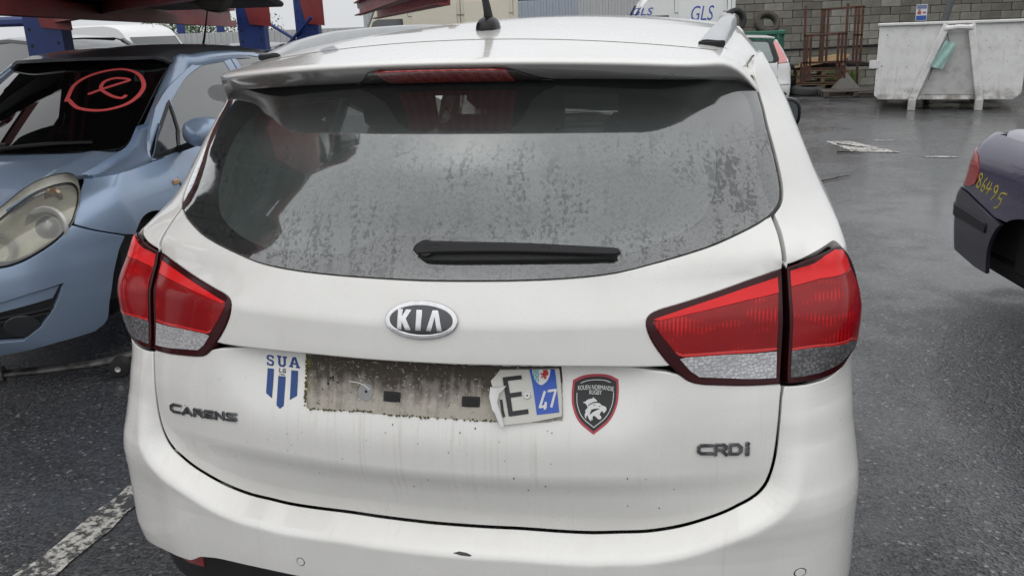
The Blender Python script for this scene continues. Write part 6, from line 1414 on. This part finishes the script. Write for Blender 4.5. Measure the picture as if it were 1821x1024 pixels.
# ------------------------------------------------------------------ vans
def van(name,label,paint,loc,rz,L_=5.2,H=2.35,w=.98,cab=1.5,windows=True):
    """nose towards -x in the local frame, seen flank faces -y"""
    t=thing(name,label,'van',loc,rz)
    pr=[(0,.55),(.02,.85),(.16,1.02),(.95,1.20),(1.20,1.45),(1.62,H-.38),(1.78,H-.22),(2.10,H-.08),(2.7,H),(L_-.15,H),(L_,H-.12),(L_,.45),(L_-.1,.32),(.1,.32)]
    p=cat(crv(pr[:9],.12),lin(pr[8:],.25)); p=ccw(p); n=len(p)
    rows=[]
    for y,sc in ((-w,.965),(-w+.02,.985),(-w+.08,1.0),(0,1.0),(w-.08,1.0),(w,.965)):
        c=np.array([L_/2,1.25]); q=(p-c)*[1-(1-sc)*.5,sc]+c
        lean=np.where(q[:,1]>1.1,(q[:,1]-1.1)*.07,0)*(-np.sign(y) if abs(y)>.1 else 0); rows.append(np.c_[q[:,0],np.full(n,y)+lean,q[:,1]])
    rows=np.array(rows); rows=np.concatenate([rows,rows[:,:1]],1); a=Acc(); a.grid(rows,flip=True); m=len(a.V[0]); a.add(rows[0],[tuple(range(n))]); a.add(rows[-1],[tuple(range(n))[::-1]]); a.build('body',paint,t,ang=40)
    def fy(z): return -w-.006+max(0,(z-1.1)*.07)
    def plate(nm,pts,mat,th=.012,off=0):
        a=Acc(); U,F=tri2([ccw(np.array(pts,float))]); V=np.array([(u,fy(v)-off,v) for u,v in U]); V2=V+np.array([0,th,0]); e=set((a_,b_) for f in F for a_,b_ in zip(list(f),list(f[1:])+[f[0]])); nb=len(V)
        a.add(np.vstack([V,V2]),[tuple(f) for f in F]+[(b_,a_,a_+nb,b_+nb) for a_,b_ in e if (b_,a_) not in e]); return a.build(nm,mat,t)
    GL_=P('van_glass',(.03,.036,.038),.08,coat=1.)
    plate('side_window',[(1.25,1.28),(1.52,H-.72),(1.64,H-.66),(2.28,H-.66),(2.34,1.28)],GL_)
    LN=P('panel_gap',(.12,.12,.115),.7)
    for x in (2.42,3.75,L_-.12): plate('panel_gap',[(x-.006,.5),(x+.006,.5),(x+.006,H-.16),(x-.006,H-.16)],LN,off=.003)
    plate('rub_line',[(2.42,H-.62),(L_-.12,H-.62),(L_-.12,H-.605),(2.42,H-.605)],LN,off=.003)
    for x0,x1 in ((2.52,3.65),(3.85,L_-.22)): plate('pressed_panel',lin([(x0,1.30),(x1,1.30),(x1,H-.30),(x0,H-.30)],.3,True),paint,th=.03,off=.012)
    # windscreen
    a=Acc(); q=[]
    for x,z in ((1.06,1.30),(1.60,H-.40)): q.append([(x-.035,y,z+.012) for y in (-w+.16,0,w-.16)])
    q=np.array(q); q[:,1,0]-=.06; a.grid(q,flip=True); a.build('windscreen',GL_,t)
    a=Acc(); a.cbox((1.22,-w-.12,1.38),(.10,.16,.30),.03); a.build('door_mirror',BLACK,t)
    for x in (.95,L_-1.05):
        for y in (-w+.10,w-.10): a=Acc(); a.lathe([(0,-.09),(.2,-.10),(.32,-.105),(.34,-.06),(.34,.06),(.32,.105),(.2,.10),(0,.09)],26,'y',(x,y,.34)); a.build('wheel',RUBBER,t)
    a=Acc(); a.tube([(1.9,-.3,H-.12),(2.05,-.3,H+.25)],.006,5); a.build('antenna',BLACK,t)
    return t,plate
VW=P('van_white',(.74,.74,.73),.35,coat=.4,var=.04); VC=P('van_cream',(.62,.58,.47),.4,coat=.4,var=.05)
van('white_van','white panel van far left seen under the red rack beams',VW,(-15.2,22.9,gz(22)),math.radians(160),5.4,2.30)
van('cream_van','cream coloured panel van behind the antenna of the white car',VC,(-9.6,20.5,gz(21)),math.radians(12),5.2,2.75,cab=1.5)
gv,gp=van('delivery_van','white delivery van with blue GLS lettering beside the block wall',VW,(-3.05,22.3,gz(22)),math.radians(11),3.98,2.62)
BLT=P('blue_lettering',(.03,.06,.36),.4)
def vtext(txt,x0,z0,x1,z1,nm='lettering'):
    pl,hl=textpolys(txt,shear=.25,bold=.02); pl,hl=fit([pl,hl],(x0,z0,x1,z1))
    a=Acc(); U,F=tri2([ccw(q) for q in pl],[ccw(q) for q in hl]); w=.98; V=np.array([(u,-w-.012+max(0,(v-1.1)*.07)-.008,v) for u,v in U]); a.add(V,F); a.build(nm,BLT,gv)
vtext('GLS',1.34,1.98,1.88,2.16); vtext('GLS',2.84,1.80,3.42,2.16)
# ------------------------------------------------------------------ corrugated fence and trees behind it
FEN=P('fence_sheet',(.46,.47,.47),.55,.1,var=.06,vs=3); FEB=P('fence_sheet_blue',(.36,.40,.46),.5,.1,var=.06,vs=3)
fence=thing('sheet_fence','pale corrugated metal fence closing the yard behind the vans','fence',(-26,25.2,gz(27)),math.atan2(4.6,25))
for k in range(25):
    a=Acc(); xs_=[];L0=1.06
    for i in range(5):
        b=i*L0/5; xs_+=[(b,0),(b+.10,0),(b+.125,-.035),(b+.187,-.035)]
    xs_.append((L0,0)); rows=np.array([[(x,y,z) for z in (0.,2.05 if k<14 else 2.72)] for x,y in xs_]); a.grid(rows,flip=False); a.grid(rows+np.array([0,.004,0]),flip=True)
    o=a.build('sheet',FEB if k in (19,20) else FEN,fence,ang=20); o.location=(k*L0,.004*(k%2),0)
a=Acc(); a.cbox((13,.08,1.9),(26.5,.06,.08),.01); a.build('rail',STEEL,fence)
def tree(loc,r,h,label,seed,n=7000):
    rs=np.random.RandomState(seed); t=thing('tree',label,'tree',loc,0,'trees behind the fence')
    a=Acc(); a.tube([(0,0,0),(.05,.02,h*.35),(-.05,.05,h*.7)],[.13,.10,.04],8)
    for k in range(7): u=rs.uniform(0,6.28); a.tube([(0,0,h*.3+.05*k),(r*.4*math.cos(u),r*.4*math.sin(u),h*.5+.1*k),(r*.75*math.cos(u),r*.75*math.sin(u),h*.65+.1*k)],[.05,.03,.012],5)
    a.build('trunk',P('bark',(.07,.055,.04),.9,var=.3),t)
    cen=[(rs.normal(0,r*.42),rs.normal(0,r*.42),h*.62+rs.normal(0,h*.14),rs.uniform(.22,.5)*r) for _ in range(26)]
    V=[];F=[]
    for k in range(n):
        c=cen[rs.randint(len(cen))]; d=rs.normal(size=3); d/=np.linalg.norm(d); p=np.array(c[:3])+d*c[3]*rs.uniform(.55,1.05)**.5
        u=nrm(rs.normal(size=3)); v=nrm(np.cross(u,rs.normal(size=3))); s_=rs.uniform(.035,.075); i=len(V); V+=[p-u*s_,p-v*s_*.45,p+u*s_,p+v*s_*.45]; F.append((i,i+1,i+2,i+3))
    a=Acc(); a.add(V,F); a.build('crown',P('leaves',(.065,.115,.035),.6,var=.5,vs=1.6),t)
tree((-20.6,31.6,gz(32)),2.0,3.1,'round green tree behind the fence, left of the others',3); tree((-18.4,33.0,gz(32)),1.4,2.6,'smaller green tree behind the fence to the right',4,2500)
# --- hall roof behind the fence
a=Acc(); a.cbox((-7,40,3.4),(16,8,.25),.02,rotm('Y',-.10)); a.cbox((-7,43,1.2),(15,.3,4),.02); tag(a.build('hall',P('hall_grey',(.16,.16,.16),.8,var=.2)),'low grey hall roof behind the fence','building')
# --- control arm lying under the blue car
ca=thing('suspension_arm','dirty alloy suspension arm lying on the ground below the blue hatchback','car part',(-2.28,1.75,.0),math.radians(22))
AL=P('dirty_alloy',(.15,.145,.14),.55,.6,col2=(.05,.048,.045),vs=18)
a=Acc(); a.tube(crv([(-.42,-.02,.06),(-.25,.0,.055),(0,.02,.06),(.12,.06,.07),(.35,.20,.09)],.05),[.03,.028,.03,.034,.04,.038,.034,.03,.03,.03,.03,.03,.028,.028,.028,.028,.03][:len(crv([(-.42,-.02,.06),(-.25,.0,.055),(0,.02,.06),(.12,.06,.07),(.35,.20,.09)],.05))] if False else .030,8,sq=.6); a.build('arm',AL,ca,ang=60)
a=Acc(); a.lathe([(0,-.035),(.022,-.038),(.045,-.032),(.045,.032),(.022,.038),(0,.035)],20,'y',(.10,-.02,.048)); a.build('bush',RUBBER,ca)
a=Acc(); a.lathe([(0,-.04),(.014,-.042),(.016,-.036),(.016,.036),(.014,.042),(0,.04)],14,'y',(.10,-.02,.048)); a.build('sleeve',CHROME,ca)
a=Acc(); a.tube([(-.42,-.02,.06),(-.46,-.025,.06)],.042,10); a.build('ball_joint',AL,ca)
